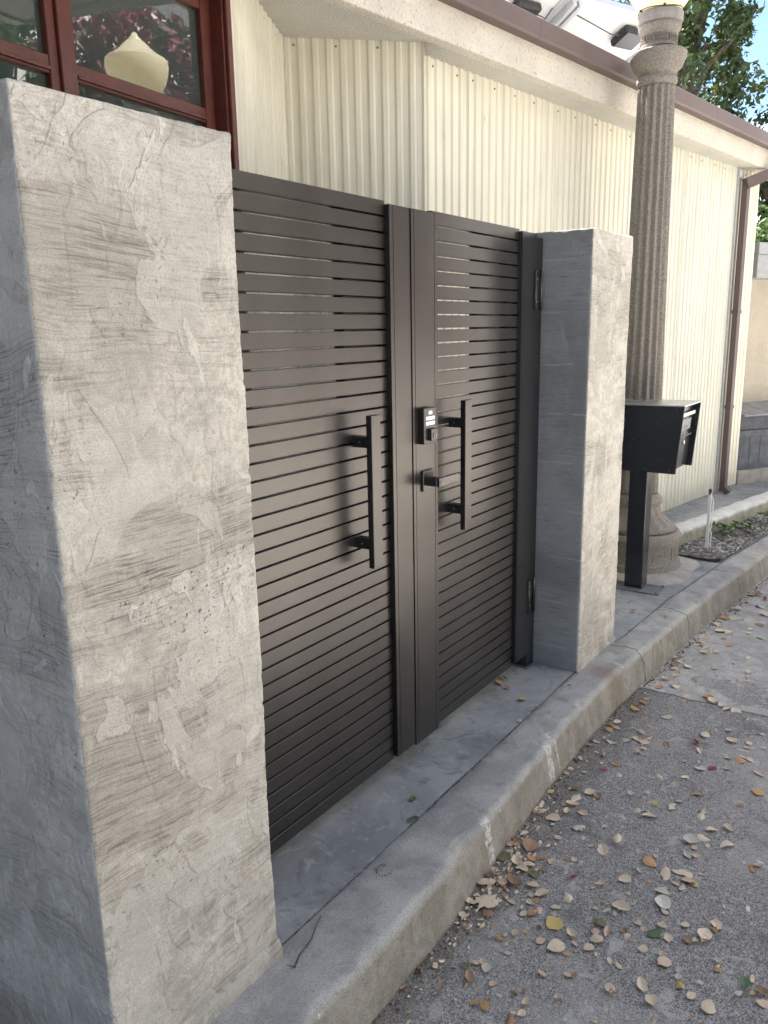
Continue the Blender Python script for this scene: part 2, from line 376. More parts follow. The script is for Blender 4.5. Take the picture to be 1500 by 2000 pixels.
def m_foliage(name, dk, lt, sc=2.2, yl=None):
    t = NT(name)
    c = t.mix(t.ramp(t.noise(sc, 4, .6), .34, .68), dk, lt)
    c = t.mix(t.math('MULTIPLY', t.ramp(t.noise(23, 2), .4, .7), .5), c, tuple(v*1.5 for v in lt))
    if yl: c = t.mix(t.ramp(t.noise(.9, 3, .5, 0, t.vec((1,1,1),(2,5,1))), .66, .70), c, yl)
    t.set(Base_Color=c, Roughness=.55, Specular_IOR_Level=.4, Subsurface_Weight=0.0)
    tr = t.n('ShaderNodeBsdfTranslucent', Color=c); ad = t.n('ShaderNodeMixShader'); ad.inputs[0].default_value = .3
    t.t.links.new(t.b.outputs[0], ad.inputs[1]); t.t.links.new(tr.outputs[0], ad.inputs[2]); t.t.links.new(ad.outputs[0], t.out.inputs['Surface'])
    return t.m
def m_metal(name, col, rough, spec=.5, dust=.0, metal=0):
    t = NT(name); p = t.noise(6, 5, .6)
    c = t.mix(t.ramp(p, .3, .75), col, tuple(v*1.12 for v in col))
    if dust: c = t.mix(t.math('MULTIPLY', t.ramp(t.noise(240, 3, .75), .64, .74), dust), c, (.25,.24,.22))
    t.set(Base_Color=c, Roughness=t.ramp(t.noise(3, 4), .3, .7, rough*.92, rough*1.1), Specular_IOR_Level=spec, Metallic=metal)
    return t.m

MAT = {}
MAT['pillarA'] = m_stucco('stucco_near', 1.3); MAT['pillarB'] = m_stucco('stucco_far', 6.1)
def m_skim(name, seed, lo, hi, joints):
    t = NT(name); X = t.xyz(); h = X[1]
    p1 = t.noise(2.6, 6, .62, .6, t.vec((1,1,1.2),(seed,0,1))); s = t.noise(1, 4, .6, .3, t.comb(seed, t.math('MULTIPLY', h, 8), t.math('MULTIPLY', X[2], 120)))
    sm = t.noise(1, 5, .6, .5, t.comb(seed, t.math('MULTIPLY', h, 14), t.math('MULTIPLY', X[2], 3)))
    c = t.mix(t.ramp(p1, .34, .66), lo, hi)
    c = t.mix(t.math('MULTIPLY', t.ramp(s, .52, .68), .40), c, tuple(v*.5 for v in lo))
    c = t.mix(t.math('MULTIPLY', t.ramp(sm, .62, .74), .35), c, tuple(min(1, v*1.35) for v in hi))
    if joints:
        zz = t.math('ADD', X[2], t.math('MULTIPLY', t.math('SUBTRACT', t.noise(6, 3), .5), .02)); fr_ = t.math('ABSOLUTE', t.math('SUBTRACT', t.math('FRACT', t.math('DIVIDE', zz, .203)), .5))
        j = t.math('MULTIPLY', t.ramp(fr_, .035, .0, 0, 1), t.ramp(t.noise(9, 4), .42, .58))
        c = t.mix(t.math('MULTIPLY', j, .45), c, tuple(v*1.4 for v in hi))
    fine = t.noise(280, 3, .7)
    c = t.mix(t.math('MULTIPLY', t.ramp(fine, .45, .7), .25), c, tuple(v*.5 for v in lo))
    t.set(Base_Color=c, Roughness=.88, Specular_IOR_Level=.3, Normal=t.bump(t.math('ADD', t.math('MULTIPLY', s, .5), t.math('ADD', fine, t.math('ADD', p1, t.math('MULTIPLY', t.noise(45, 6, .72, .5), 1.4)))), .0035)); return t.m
MAT['shade_sideA'] = m_stucco('shade_tinted_stucco_near_side', 2.7, (.60,.61,.625), (.42,.43,.445), (.20,.205,.215), (.95, 1.0, 1.13)); MAT['skim_shadeB'] = m_skim('shade_dark_cement_skim_far', 5.0, (.26,.27,.28), (.37,.38,.39), True)  # near flank: bluish shade painted in; far: block-jointed skim, toned darker for shade
MAT['kerb'] = m_kerb(); MAT['slab'] = m_slab(); MAT['asphalt'] = m_asphalt()
MAT['gate'] = m_metal('dark_bronze_powder_coat', (.098,.091,.088), .30, .5, 0, .90)
MAT['gate_black'] = m_metal('black_powder_coat', (.075,.075,.080), .30, .5, 0, .8)
MAT['corr'] = m_corr('cream_corrugated_paint', (.78,.745,.625)); MAT['corrR'] = m_corr('pale_corrugated_paint', (.70,.69,.60))
MAT['soffit'] = m_roughcast('soffit_stucco', (.66,.64,.60), .1, .15); MAT['fascia'] = m_roughcast('fascia_roughcast', (.74,.69,.61), .12, .8)
MAT['gutter'] = m_metal('brown_gutter_paint', (.125,.092,.090), .5, .4, .1)
MAT['redwood'] = plain('red_brown_window_paint', (.115,.030,.022), .42, var=.18, sc=22, bump=.0006, bsc=90)
MAT['lampstone'] = m_lampstone()
MAT['lever'] = m_metal('satin_bronze', (.115,.108,.105), .3, .5, 0, .92)
MAT['collar'] = plain('grey_cast_collar', (.30,.28,.265), .7, var=.15, sc=40, bump=.002)
MAT['mailbox'] = m_metal('black_mailbox_paint', (.012,.014,.020), .20, .7)
MAT['mailtop'] = m_metal('sky_sheen_mailbox_lid', (.45,.45,.46), .28, .8, 0, .8)  # white sky reflection put into the lid colour
MAT['mail_front'] = m_metal('glossy_black_mail_door', (.10,.105,.115), .13, .6, 0, .8)
MAT['steel'] = plain('bright_steel', (.62,.62,.60), .28, 1.0)
MAT['zinc'] = plain('dull_zinc_plate', (.20,.21,.225), .5, .4, var=.15)
MAT['white_plastic'] = plain('white_plastic', (.78,.78,.76), .4)
MAT['panel_back'] = plain('white_backsheet', (.80,.79,.78), .55, var=.03)
MAT['alu'] = plain('aluminium', (.72,.72,.73), .35, .7)
MAT['black_plastic'] = plain('black_plastic', (.02,.021,.025), .45)
MAT['stucco_beige'] = m_roughcast('beige_stucco', (.62,.56,.46), .12, .1)
MAT['stucco_white'] = m_roughcast('white_stucco', (.80,.78,.74), .08, .05)
MAT['grey_wood'] = plain('grey_stained_wood', (.115,.125,.15), .7, var=.25, sc=12, bump=.001)
MAT['grey_paint'] = plain('pale_grey_paint', (.42,.44,.46), .6, var=.1)
MAT['roof'] = plain('pale_roof_felt', (.62,.61,.59), .85, var=.1, sc=8)
MAT['tile'] = plain('terracotta_roof', (.34,.14,.09), .8, var=.2, sc=9)
MAT['bark'] = plain('bark', (.10,.08,.062), .9, var=.3, sc=14, bump=.02, bsc=30)
MAT['soil'] = plain('dark_soil', (.055,.045,.038), .95, var=.3, sc=40, bump=.01, bsc=90)
MAT['moss'] = None
t = NT('glass_reflective'); t.set(Base_Color=(.060,.082,.078,1), Roughness=.012, IOR=2.25, Specular_IOR_Level=.5); MAT['glass'] = t.m
t = NT('frosted_lamp_glass'); t.set(Base_Color=(.87,.81,.63,1), Roughness=.25, Transmission_Weight=.0, Subsurface_Weight=.0)
tl = t.n('ShaderNodeBsdfTranslucent', Color=(.87,.79,.58,1)); ms = t.n('ShaderNodeMixShader'); ms.inputs[0].default_value = .55
t.t.links.new(t.b.outputs[0], ms.inputs[1]); t.t.links.new(tl.outputs[0], ms.inputs[2]); t.t.links.new(ms.outputs[0], t.out.inputs['Surface']); MAT['globe'] = t.m
t = NT('keypad_button_white'); t.set(Base_Color=(.85,.86,.85,1), Roughness=.4, Emission_Color=(.9,.95,1,1), Emission_Strength=.12); MAT['button'] = t.m
t = NT('mossy_whitewashed_concrete'); X = t.xyz()
n1 = t.noise(9, 6, .65, .6); fine = t.noise(190, 3, .7)
c = t.mix(t.ramp(n1, .35, .65), (.62,.62,.60), (.80,.80,.79))
side = t.ramp(t.math('ADD', X[2], t.math('MULTIPLY', n1, .03)), .125, .100)
c = t.mix(t.math('MULTIPLY', side, .9), c, t.mix(t.ramp(t.noise(16, 5, .6), .4, .65), (.30,.29,.22), (.17,.19,.09)))
c = t.mix(t.math('MULTIPLY', fine, .3), c, (.22,.22,.2))
t.set(Base_Color=c, Roughness=.9, Normal=t.bump(t.math('ADD', fine, n1), .004)); MAT['moss'] = t.m
LEAFM = {'t': m_leaf('leaf_pale_tan', (.82,.69,.52), (.68,.54,.38)), 'p': m_leaf('leaf_pinkish_tan', (.74,.58,.44), (.60,.43,.31)),
         'b': m_leaf('leaf_brown', (.46,.30,.19), (.30,.18,.105)), 'o': m_leaf('leaf_orange_brown', (.62,.37,.17), (.48,.26,.11)),
         'y': m_leaf('leaf_yellow', (.68,.54,.20), (.50,.38,.12)), 'g': m_leaf('leaf_grey_green', (.62,.61,.50), (.50,.49,.37)),
         'k': m_leaf('leaf_dark_olive', (.22,.19,.10), (.12,.11,.06)), 'w': m_leaf('leaf_bleached', (.74,.70,.62), (.60,.56,.48)),
         'm': m_leaf('petal_magenta', (.42,.075,.20), (.30,.05,.15)), 'r': m_leaf('petal_red', (.36,.045,.065), (.22,.025,.04)),
         'G': m_leaf('leaf_fresh_green', (.14,.215,.11), (.075,.13,.06))}
LEAFM['L'] = LEAFM['g']; LEAFM['M'] = LEAFM['t']

# ================================================================== the setting
def KY(x):      # outer top edge of the kerb
    return np.interp(x, [-30, -3, -1.2, -.7, -.32, 0, .65, 1.2, 1.49, 2.04, 2.6, 3.56, 5, 8, 14, 40], [-.46, -.46, -.455, -.462, -.458, -.438, -.405, -.408, -.432, -.465, -.51, -.612, -.83, -1.45, -3.1, -12])
def KI(x):      # inner edge, where it meets the pavement
    return np.interp(x, [-30, 1.45, 1.6, 2.23, 3.06, 3.37, 4.03, 5, 8, 14, 40], [-.262, -.262, -.300, -.327, -.405, -.445, -.525, -.66, -1.27, -2.9, -11.8])
ROAD_Z = -.15
def strip(xs, a, b, n, zf=None):
    """sheet between curves a(x) and b(x)"""
    T = np.linspace(0, 1, n); X, TT = np.meshgrid(xs, T, indexing='ij'); Y = a(X)*(1-TT) + b(X)*TT
    V = np.stack([X.ravel(), Y.ravel(), np.zeros(X.size)], 1)
    if zf is not None: V[:, 2] = zf(V)
    m = len(xs); i, j = np.meshgrid(np.arange(m-1), np.arange(n-1), indexing='ij'); k = (i*n+j).ravel()
    F = np.stack([k, k+n, k+n+1, k+1], 1)
    return V, F
# road: one sheet, fine near the kerb, out to the horizon
gx = np.unique(np.round(np.concatenate([-np.geomspace(2.5, 400, 22), np.arange(-2.4, 4.4, .022), 4.4+np.geomspace(.05, 400, 34)]), 4))
gy = np.unique(np.round(np.concatenate([-np.geomspace(2.2, 400, 22), np.arange(-2.1, -.3, .022), -.3+np.geomspace(.05, 400, 24)]), 4))
X, Y = np.meshgrid(gx, gy, indexing='ij'); V = np.stack([X.ravel(), Y.ravel(), np.zeros(X.size)], 1)
V[:, 2] = ROAD_Z + .004*fbm(V, 2.2, 3, 5) + .0022*fbm(V, 16, 3, 9)
n = len(gy); i, j = np.meshgrid(np.arange(len(gx)-1), np.arange(n-1), indexing='ij'); k = (i*n+j).ravel()
road = obj('road', mesh('road', V, np.stack([k, k+n, k+n+1, k+1], 1), True), MAT['asphalt']); tag(road, kind='structure')
# pavement and doorstep
xs = np.concatenate([np.arange(-1.262, 4.2, .03), np.arange(4.2, 14, .3)])
V, F = strip(xs, lambda x: KI(x)+.0035, lambda x: np.full_like(x, 5.0), 60, lambda v: .0025*fbm(v, 3, 3, 21))
pav = obj('pavement', mesh('pavement', V, F, True), MAT['slab']); tag(pav, kind='structure')
V, F = strip(xs, lambda x: KI(x)-.03, lambda x: KI(x)+.06, 2, lambda v: np.full(len(v), -.005))
tag(obj('joint_dirt', mesh('joint_dirt', V, F), plain('joint_filler', (.17,.165,.155), .95, var=.5, sc=60)), kind='structure')
V = [(-1.25, .035, .005), (1.09, .035, .005), (1.09, .9, .005), (1.0, 1.11, .005), (.3, .77, .005), (-1.25, .62, .005)]
tag(obj('gap_shade_sheet', mesh('gap_shade_sheet', V, [(0, 1, 2, 3, 4, 5)]), MAT['soil']), kind='structure')  # dark sheet added behind the gate so the slat gaps read as shaded
V, F = prism([(1.9, -1.22), (2.2, -1.12), (9, -2.4), (26, -6), (26, -8), (2.2, -6), (-.5, -6), (-.5, -2.6), (1.6, -1.9)][::-1], -.2, .02)
tag(obj('bounce_pavement', mesh('bounce_pavement', V, F), plain('bounce_pavement_concrete', (.46,.435,.39), .9, var=.15, sc=6)), kind='structure')  # unseen; widened and paled to bounce warm light onto the gate
# kerb, cast in lengths parted by cracks
kerb = bpy.data.objects.new('kerb', None); COL.objects.link(kerb); tag(kerb, kind='structure')
cr = [-1.45, 1.492, 2.13, 2.985, 4.0, 5.3, 7.0, 9.5, 13.5]
prof = []      # s runs: inner bottom, inner top, top ..., rounded edge, face, foot
for q in np.linspace(0, 1, 9): prof.append(('top', q))
for a in np.linspace(12, 78, 5): prof.append(('arc', a))
for q in np.linspace(0, 1, 8): prof.append(('face', q))
for si in range(len(cr)-1):
    x0, x1 = cr[si]+.0018, cr[si+1]-.0018; near = x1 > -3 and x0 < 4.5
    m = max(4, int((x1-x0)/(.014 if near else .15))); V = []
    for a in range(m+1):
        for p, q in prof:
            u = a/m; sp = len(V) % len(prof)
            wob = .012*math.sin(sp*.55+cr[si]*3)+.006*math.sin(sp*1.7)
            wob2 = .012*math.sin(sp*.55+cr[si+1]*3)+.006*math.sin(sp*1.7)
            x = x0 + wob + (x1+wob2-x0-wob)*u; yo = float(KY(x)); yi = float(KI(x)) - .001; r = .030
            if p == 'top': y = yi + (yo+r-yi)*q; z = .003 if q > .02 else -.002; z -= .006*q*q
            elif p == 'arc': t_ = R_(q); y = yo + r - r*math.sin(t_); z = -.003 - r + r*math.cos(t_)
            else: y = yo - .026*q; z = -.033 - (.130)*q
            V.append((x, y, z))
    V = np.array(V); np_ = len(prof); amp = fbm(V, 7, 4, 31)
    chip = np.clip(vn(V, 13, 77)-.35, 0, 1)*np.clip(vn(V, 31, 7)+.4, 0, 1)
    isarc = np.tile([1.0 if p == 'arc' else (.35 if (p == 'face' and q < .3) else .12) for p, q in prof], m+1)
    V[:, 1] += .0035*amp + .022*chip*isarc; V[:, 2] += .0025*fbm(V, 9, 3, 41) - .020*chip*isarc
    dent = np.exp(-((V[:, 0]+.20)/.05)**2)*np.tile([1.0 if p == 'arc' else .4 if p == 'face' else .15 for p, q in prof], m+1)
    V[:, 1] += .016*dent; V[:, 2] -= .008*dent
    F = [(a*np_+b, a*np_+b+1, (a+1)*np_+b+1, (a+1)*np_+b) for a in range(m) for b in range(np_-1)]
    F += [tuple(range(np_)), tuple(reversed(range(m*np_, m*np_+np_)))]
    o = obj('kerb_stone', mesh('kerb_stone', V, F, True), MAT['kerb'], kerb)

# ------------------------------------------------------------------ gate pillars
def rbox(x0, x1, y0, y1, z0, z1, st, r, seed, amp=1.0):
    nx, ny, nz_ = [max(2, int(round((b-a)/st))) for a, b in ((x0, x1), (y0, y1), (z0, z1))]
    gx, gy, gz = np.linspace(x0, x1, nx+1), np.linspace(y0, y1, ny+1), np.linspace(z0, z1, nz_+1)
    Vs = []; Fs = []; off = 0
    def grid(A, B, fn, flip):
        nonlocal off
        a, b = np.meshgrid(A, B, indexing='ij'); P = fn(a.ravel(), b.ravel()); n = len(B)
        i, j = np.meshgrid(np.arange(len(A)-1), np.arange(n-1), indexing='ij'); k = (i*n+j).ravel() + off
        Fs.append(np.stack([k, k+n, k+n+1, k+1] if not flip else [k, k+1, k+n+1, k+n], 1)); Vs.append(P); off += len(P)
    f = lambda *c: np.stack([np.broadcast_to(q, np.shape(c[0]) if np.ndim(c[0]) else np.shape(c[1])) if np.ndim(q) == 0 else q for q in c], 1)
    full = lambda v, a: np.full(a.shape, v)
    grid(gx, gz, lambda a, b: np.stack([a, full(y0, a), b], 1), False); grid(gx, gz, lambda a, b: np.stack([a, full(y1, a), b], 1), True)
    grid(gy, gz, lambda a, b: np.stack([full(x0, a), a, b], 1), True); grid(gy, gz, lambda a, b: np.stack([full(x1, a), a, b], 1), False)
    grid(gx, gy, lambda a, b: np.stack([a, b, full(z1, a)], 1), False)
    V = np.concatenate(Vs); F = np.concatenate(Fs)
    key = np.round(V*2e4).astype(np.int64); _, idx, inv = np.unique(key, axis=0, return_index=True, return_inverse=True)
    V = V[idx]; F = inv.reshape(-1)[F]
    lo = np.array([x0+r, y0+r, z0-1]); hi = np.array([x1-r, y1-r, z1-r]); Q = np.clip(V, lo, hi); D = V-Q; L = np.linalg.norm(D, axis=1, keepdims=True)
    N = D/np.maximum(L, 1e-9); P = Q + N*r
    H = np.stack([P[:, 0]+P[:, 1], P[:, 2], P[:, 0]*0+seed], 1)
    d = .0022*fbm(P, 2.6, 3, seed) + .0007*fbm(P, 30, 3, seed+3) + .0003*fbm(H, (9, 120, 1), 2, seed+5)
    lapn = vn(P, (4, 4, 2.6), seed+9) + .25*vn(P, (11, 11, 9), seed+10); d += .0011*np.tanh(lapn*14)
    near = [np.minimum(np.abs(V[:, i]-a), np.abs(V[:, i]-b)) for i, (a, b) in enumerate(((x0, x1), (y0, y1)))] + [np.abs(V[:, 2]-z1)]
    s2 = np.sort(np.stack(near, 1), axis=1)[:, 1]; e = np.clip(1 - s2/.022, 0, 1)
    d += e*(.0009*fbm(P, 90, 2, seed+12) - .005*np.clip(fbm(P, 38, 2, seed+13)-.45, 0, 2))
    return P + N*d[:, None]*amp, F
def sides(o, mat):      # flank coat: shade put into its colour, jointed cement skim on the far one
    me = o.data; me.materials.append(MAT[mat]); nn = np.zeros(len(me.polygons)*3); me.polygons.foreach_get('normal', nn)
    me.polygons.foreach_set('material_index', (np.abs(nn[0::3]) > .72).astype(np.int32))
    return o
pil = thing('gate_pillar', 'tall trowelled stucco pillar nearest the camera, left of the slatted gate', 'pillar', group='stucco gate pillars')
V, F = rbox(-1.269, -.816, -.272, .62, -.17, 1.838, .0055, .006, 3)
sides(obj('body', mesh('pillar_body', V, F, True), MAT['pillarA'], pil), 'shade_sideA')
m = 70; V = []
for a in range(m+1):
    x = -1.275 + .462*a/m
    for y, z in ((-.262, .055), (-.277, .046), (-.284, .028), (-.287, .012), (-.289, -.006)): V.append((x, y, z))
V = np.array(V); V[:, 1] += .005*fbm(V, 30, 3, 5); V[:, 2] += .006*fbm(V, (14, 14, 3), 3, 8)
obj('mortar_fillet', mesh('mortar_fillet', V, [(a*5+b, a*5+b+1, a*5+b+6, a*5+b+5) for a in range(m) for b in range(4)], True), MAT['pillarA'], pil)
pil2 = thing('gate_pillar', 'squat-looking far stucco pillar between the slatted gate and the black mailbox', 'pillar', group='stucco gate pillars')
V, F = rbox(1.101, 1.570, -.272, .20, -.03, 1.838, .008, .006, 11)
sides(obj('body', mesh('pillar_body', V, F, True), MAT['pillarB'], pil2), 'skim_shadeB')
V = []
for a in range(m+1):
    x = 1.10 + .472*a/m
    for y, z in ((-.266, .020), (-.276, .012), (-.281, -.002)): V.append((x, y, z))
V = np.array(V); V[:, 1] += .004*fbm(V, 30, 3, 15); V[:, 2] += .004*fbm(V, (14, 14, 3), 3, 18)
obj('mortar_fillet', mesh('mortar_fillet', V, [(a*3+b, a*3+b+1, a*3+b+4, a*3+b+3) for a in range(m) for b in range(2)], True), MAT['pillarB'], pil2)

# ------------------------------------------------------------------ the gate
SY, TY = -.055, -.072          # fronts of slats and stiles
PITCH, NS, Z0 = .0457, 39, .054
def stile(x0, x1, y0, y1, z0, z1, grooves=()):
    pts = [(x0, y0)]
    for g in grooves: pts += [(g-.0012, y0), (g-.0012, y0+.0022), (g+.0012, y0+.0022), (g+.0012, y0)]
    pts += [(x1, y0), (x1, y1), (x0, y1)]
    return prism(pts, z0, z1)
def leaf_parts(g, x0, x1, back_posts):
    me = boxm('slat', 0, x1-x0, 0, .024, 0, .0402, .0009)
    for k in range(NS):
        o = obj('slat', me, MAT['gate'], g); o.location = (x0, SY, Z0 + k*PITCH)
    for bx, bx1 in back_posts:
        box('back_brace', bx, bx1, SY+.0243, SY+.06, Z0+.01, Z0+NS*PITCH-.02, MAT['black_plastic'], g, .002)
def pull(g, xc, lab):
    ph = obj('pull_handle', boxm('pull_handle', -.0225, .0225, -.010, .010, -.225, .225, .0012), MAT['gate'], g)
    ph.location = (xc, SY-.062, 1.006); tag(ph, lab)
    st = boxm('standoff', -.014, .014, -.026, .026, -.016, .016, .0012)
    for z in (.147, -.155):
        o = obj('standoff', st, MAT['gate_black'], ph); o.location = (0, .0365, z)
        V, F = lathe([(.003, 0), (.003, .0012)], 10)
        s = obj('screw', mesh('screw', V, F), MAT['steel'], ph); s.rotation_euler = (0, -math.pi/2, 0); s.location = (-.0142, .040, z)
gl = thing('gate_leaf', 'wide dark bronze slatted gate leaf beside the near pillar, with one long pull handle', 'gate', group='gate leaves')
leaf_parts(gl, -.742, .006, ((-.60, -.56), (-.172, .0)))
V, F = stile(.0055, .1135, TY, SY+.032, Z0+.012, 1.820, (.024,)); obj('meeting_stile', mesh('stile', V, F), MAT['gate'], gl)
V, F = stile(-.748, -.645, TY, SY+.032, Z0+.012, 1.820, (-.665,)); obj('hinge_stile', mesh('stile', V, F), MAT['gate'], gl)
pull(gl, -.158, 'longer-looking square pull handle of the left leaf')
gr = thing('gate_leaf', 'dark bronze slatted gate leaf with keypad lock and lever, next to the far pillar', 'gate', group='gate leaves')
leaf_parts(gr, .266, .905, ((.62, .70), (.86, .90)))
V, F = stile(.1165, .267, TY-.003, SY+.032, Z0+.004, 1.820, (.132, .250)); obj('lock_stile', mesh('stile', V, F), MAT['gate'], gr)
V, F = stile(.899, 1.026, TY, SY+.032, Z0+.018, 1.822, (.912,)); obj('hinge_stile', mesh('stile', V, F), MAT['gate_black'], gr)
pull(gr, .385, 'pull handle next to the lever')
KX, KYF = .148, TY-.003-.022
kp = obj('keypad_lock', boxm('keypad_lock', KX, KX+.070, KYF, TY-.003, 1.106, 1.2215, .0025, 2), MAT['gate'], gr); tag(kp, 'square keypad lock with two rows of lit buttons')
bme = boxm('button', -.0042, .0042, -.0015, .001, -.0056, .0056, .0010)
def txt(s, size, parent, loc, mat, name='digit'):
    cu = bpy.data.curves.new('t', 'FONT'); cu.body = s; cu.size = size; cu.align_x = 'CENTER'; cu.align_y = 'CENTER'; cu.extrude = .0001; cu.resolution_u = 2
    to = bpy.data.objects.new('t', cu); COL.objects.link(to); dg = bpy.context.evaluated_depsgraph_get(); dg.update()
    me = bpy.data.meshes.new_from_object(to.evaluated_get(dg)); bpy.data.objects.remove(to); bpy.data.curves.remove(cu)
    me.materials.clear(); o = obj(name, me, mat, parent); o.rotation_euler = (math.pi/2, 0, 0); o.location = loc; return o
for rr, row in enumerate(('12345', '67890')):
    for cc, ch in enumerate(row):
        bx_, bz = KX+.0150 + cc*.0104, 1.1885 - rr*.0165
        b = obj('button', bme, MAT['button'], kp); b.location = (bx_, KYF-.0006, bz)
        txt(ch, .0072, kp, (bx_, KYF-.0024, bz), MAT['black_plastic'])
b = box('status_light', KX+.027, KX+.046, KYF-.002, KYF+.002, 1.2005, 1.2110, MAT['button'], kp, .001)
obj('lock_mark', boxm('lock_mark', KX+.0345, KX+.0385, KYF-.0026, KYF-.0015, 1.2035, 1.2080, .0003), MAT['black_plastic'], kp)
box('lock_block', KX+.023, KX+.062, KYF-.013, KYF-.0003, 1.116, 1.1545, MAT['gate'], kp, .0015)
def cyl(name, parent, x, y, z, r, ln, mat):
    V, F = lathe([(r*1.0, 0), (r, ln*.8), (r*.88, ln)], 24); o = obj(name, mesh(name, V, F, False), mat, parent); o.rotation_euler = (math.pi/2, 0, 0); o.location = (x, y, z); return o
cyl('key_cylinder', kp, KX+.0425, KYF-.0131, 1.134, .0085, .002, MAT['zinc'])
obj('keyway', boxm('keyway', KX+.0412, KX+.0438, KYF-.0156, KYF-.0148, 1.128, 1.140, .0003), MAT['black_plastic'], kp)
lv = obj('lever_handle', boxm('lever_rose', .163, .228, TY-.011, TY-.003, .948, 1.0165, .0015), MAT['gate'], gr)
box('lever_neck', .170, .198, TY-.056, TY-.0113, .968, .996, MAT['gate_black'], lv, .0015)
box('lever', .170, .297, TY-.068, TY-.0563, .967, .997, MAT['lever'], lv, .0018)
cyl('key_cylinder', lv, .184, TY-.0681, .982, .0085, .0016, MAT['zinc'])
obj('keyway', boxm('keyway', .1828, .1852, TY-.0702, TY-.0696, .976, .988, .0003), MAT['black_plastic'], lv)
gp = thing('gate_post', 'slim black steel hinge post against the far pillar', 'post')
box('post_tube', 1.034, 1.0985, -.066, .004, .004, 1.812, MAT['gate_black'], gp, .002)
for z in (1.535, .262):
    hg = obj('hinge', boxm('hinge', 1.008, 1.074, TY-.0045, TY-.0006, z, z+.148, .0015), MAT['gate_black'], gp)
    V, F = lathe([(.006, 0), (.006, .15), (.004, .154)], 16)
    b = obj('hinge_barrel', mesh('hinge_barrel', V, F, True), MAT['gate_black'], hg); b.location = (1.058, TY-.008, z-.001)
    V, F = lathe([(.004, 0), (.004, .15)], 12)
    b = obj('hinge_barrel', mesh('hinge_barrel', V, F, True), MAT['gate_black'], hg); b.location = (1.012, TY-.006, z-.001)
    for dz in (.03, .118):
        cyl('screw', hg, 1.028, TY-.0046, z+dz, .0035, .0015, MAT['steel'])
box('foot_plate', 1.022, 1.0995, -.075, .012, -.001, .0035, MAT['zinc'], gp, .001)

# ================================================================== the metal-clad building
bld = thing('metal_clad_building', 'low building in cream corrugated metal with deep stucco eave behind the gate', 'building')
wx = np.array([1.44, 1.96, 2.636, 3.64, 4.241, 5.538]); wy = np.array([.70, .649, .549, .397, .330, .100])
PC = np.polyfit(wx, wy, 2)
WY = lambda x: float(np.polyval(PC, x)) if x < 5.6 else float(np.polyval(PC, 5.6)) - .20*(x-5.6)
PT = .0635
def corr(P0, P1, zb, zt0, zt1, s0=0, off=0, pitch=PT, dep=.0085):
    P0, P1 = np.array(P0, float), np.array(P1, float); L = np.linalg.norm(P1-P0); d = (P1-P0)/L; nn = np.array([d[1], -d[0]])
    br = [(0, 0), (.36, 0), (.50, 1), (.80, 1), (.94, 0)]
    S = []
    k = math.floor(s0/pitch)
    while True:
        done = False
        for q, hgt in br:
            s = (k+q)*pitch - s0
            if s < 0: continue
            if s > L: done = True; break
            S.append((s, hgt))
        if done: break
        k += 1
    S = [(0, S[0][1] if S else 0)] + S + [(L, S[-1][1])]
    V = []; F = []
    for s, hgt in S:
        p = P0 + d*s + nn*(dep*hgt + off); zt = zt0 + (zt1-zt0)*s/L
        V += [(p[0], p[1], zb), (p[0], p[1], zb+(zt-zb)*.5), (p[0], p[1], zt)]
    for i in range(len(S)-1):
        for r in (0, 1): F.append((i*3+r, i*3+3+r, i*3+4+r, i*3+1+r))
    return V, F
V_, F_ = lathe([(.0055, 0), (.0050, .003), (.002, .004)], 8); screw_me = mesh('screw', V_, F_)
def sheet(P0, P1, zb, zt0, zt1, mat, s0=0, off=0, screws=True):
    V, F = corr(P0, P1, zb, zt0, zt1, s0, off); o = obj('corrugated_sheet', mesh('corrugated_sheet', V, F), mat, bld)
    if screws:
        P0, P1 = np.array(P0), np.array(P1); d = (P1-P0)/np.linalg.norm(P1-P0); nn = np.array([d[1], -d[0]]); L = np.linalg.norm(P1-P0)
        k = math.floor(s0/PT)+1
        for kk in range(0, int(L/PT)-1, 3):
            s = (k+kk+.17)*PT - s0
            if 0 < s < L:
                p = P0 + d*s + nn*(off+.0005); b = obj('screw', screw_me, MAT['zinc'], o)
                b.location = (p[0], p[1], zt0+(zt1-zt0)*s/L-.035); b.rotation_euler = (math.pi/2, 0, math.atan2(nn[1], nn[0])+math.pi/2)
    return o
# recessed side, angled return, then the long front
sheet((.300, .800), (.985, 1.160), .0, 2.756, 2.756, MAT['corr'])
sheet((.980, 1.163), (1.428, .692), .0, 2.756, 2.756, MAT['corr'], s0=.02)
sx = [1.436, 1.80, 2.205, 2.636, 3.07, 3.52, 3.97, 4.42, 4.87, 5.335]
S_ = 0
for i in range(len(sx)-1):
    a, b = sx[i]-(.018 if i else 0), sx[i+1]
    sheet((a, WY(a)), (b, WY(b)), .012, 2.705, 2.702, MAT['corr'] if i < 5 else MAT['corrR'], s0=S_-(.018 if i else 0)+1.0*PT, off=.0022*(i % 2))
    S_ += math.hypot(b-sx[i], WY(b)-WY(sx[i]))
sheet((5.44, WY(5.44)), (5.76, WY(5.76)-.02), .03, 2.70, 2.70, MAT['corr'], s0=.01)
box('corner_trim', 5.335, 5.372, WY(5.35)-.016, WY(5.35)+.02, .02, 2.698, MAT['grey_paint'], bld, .002)
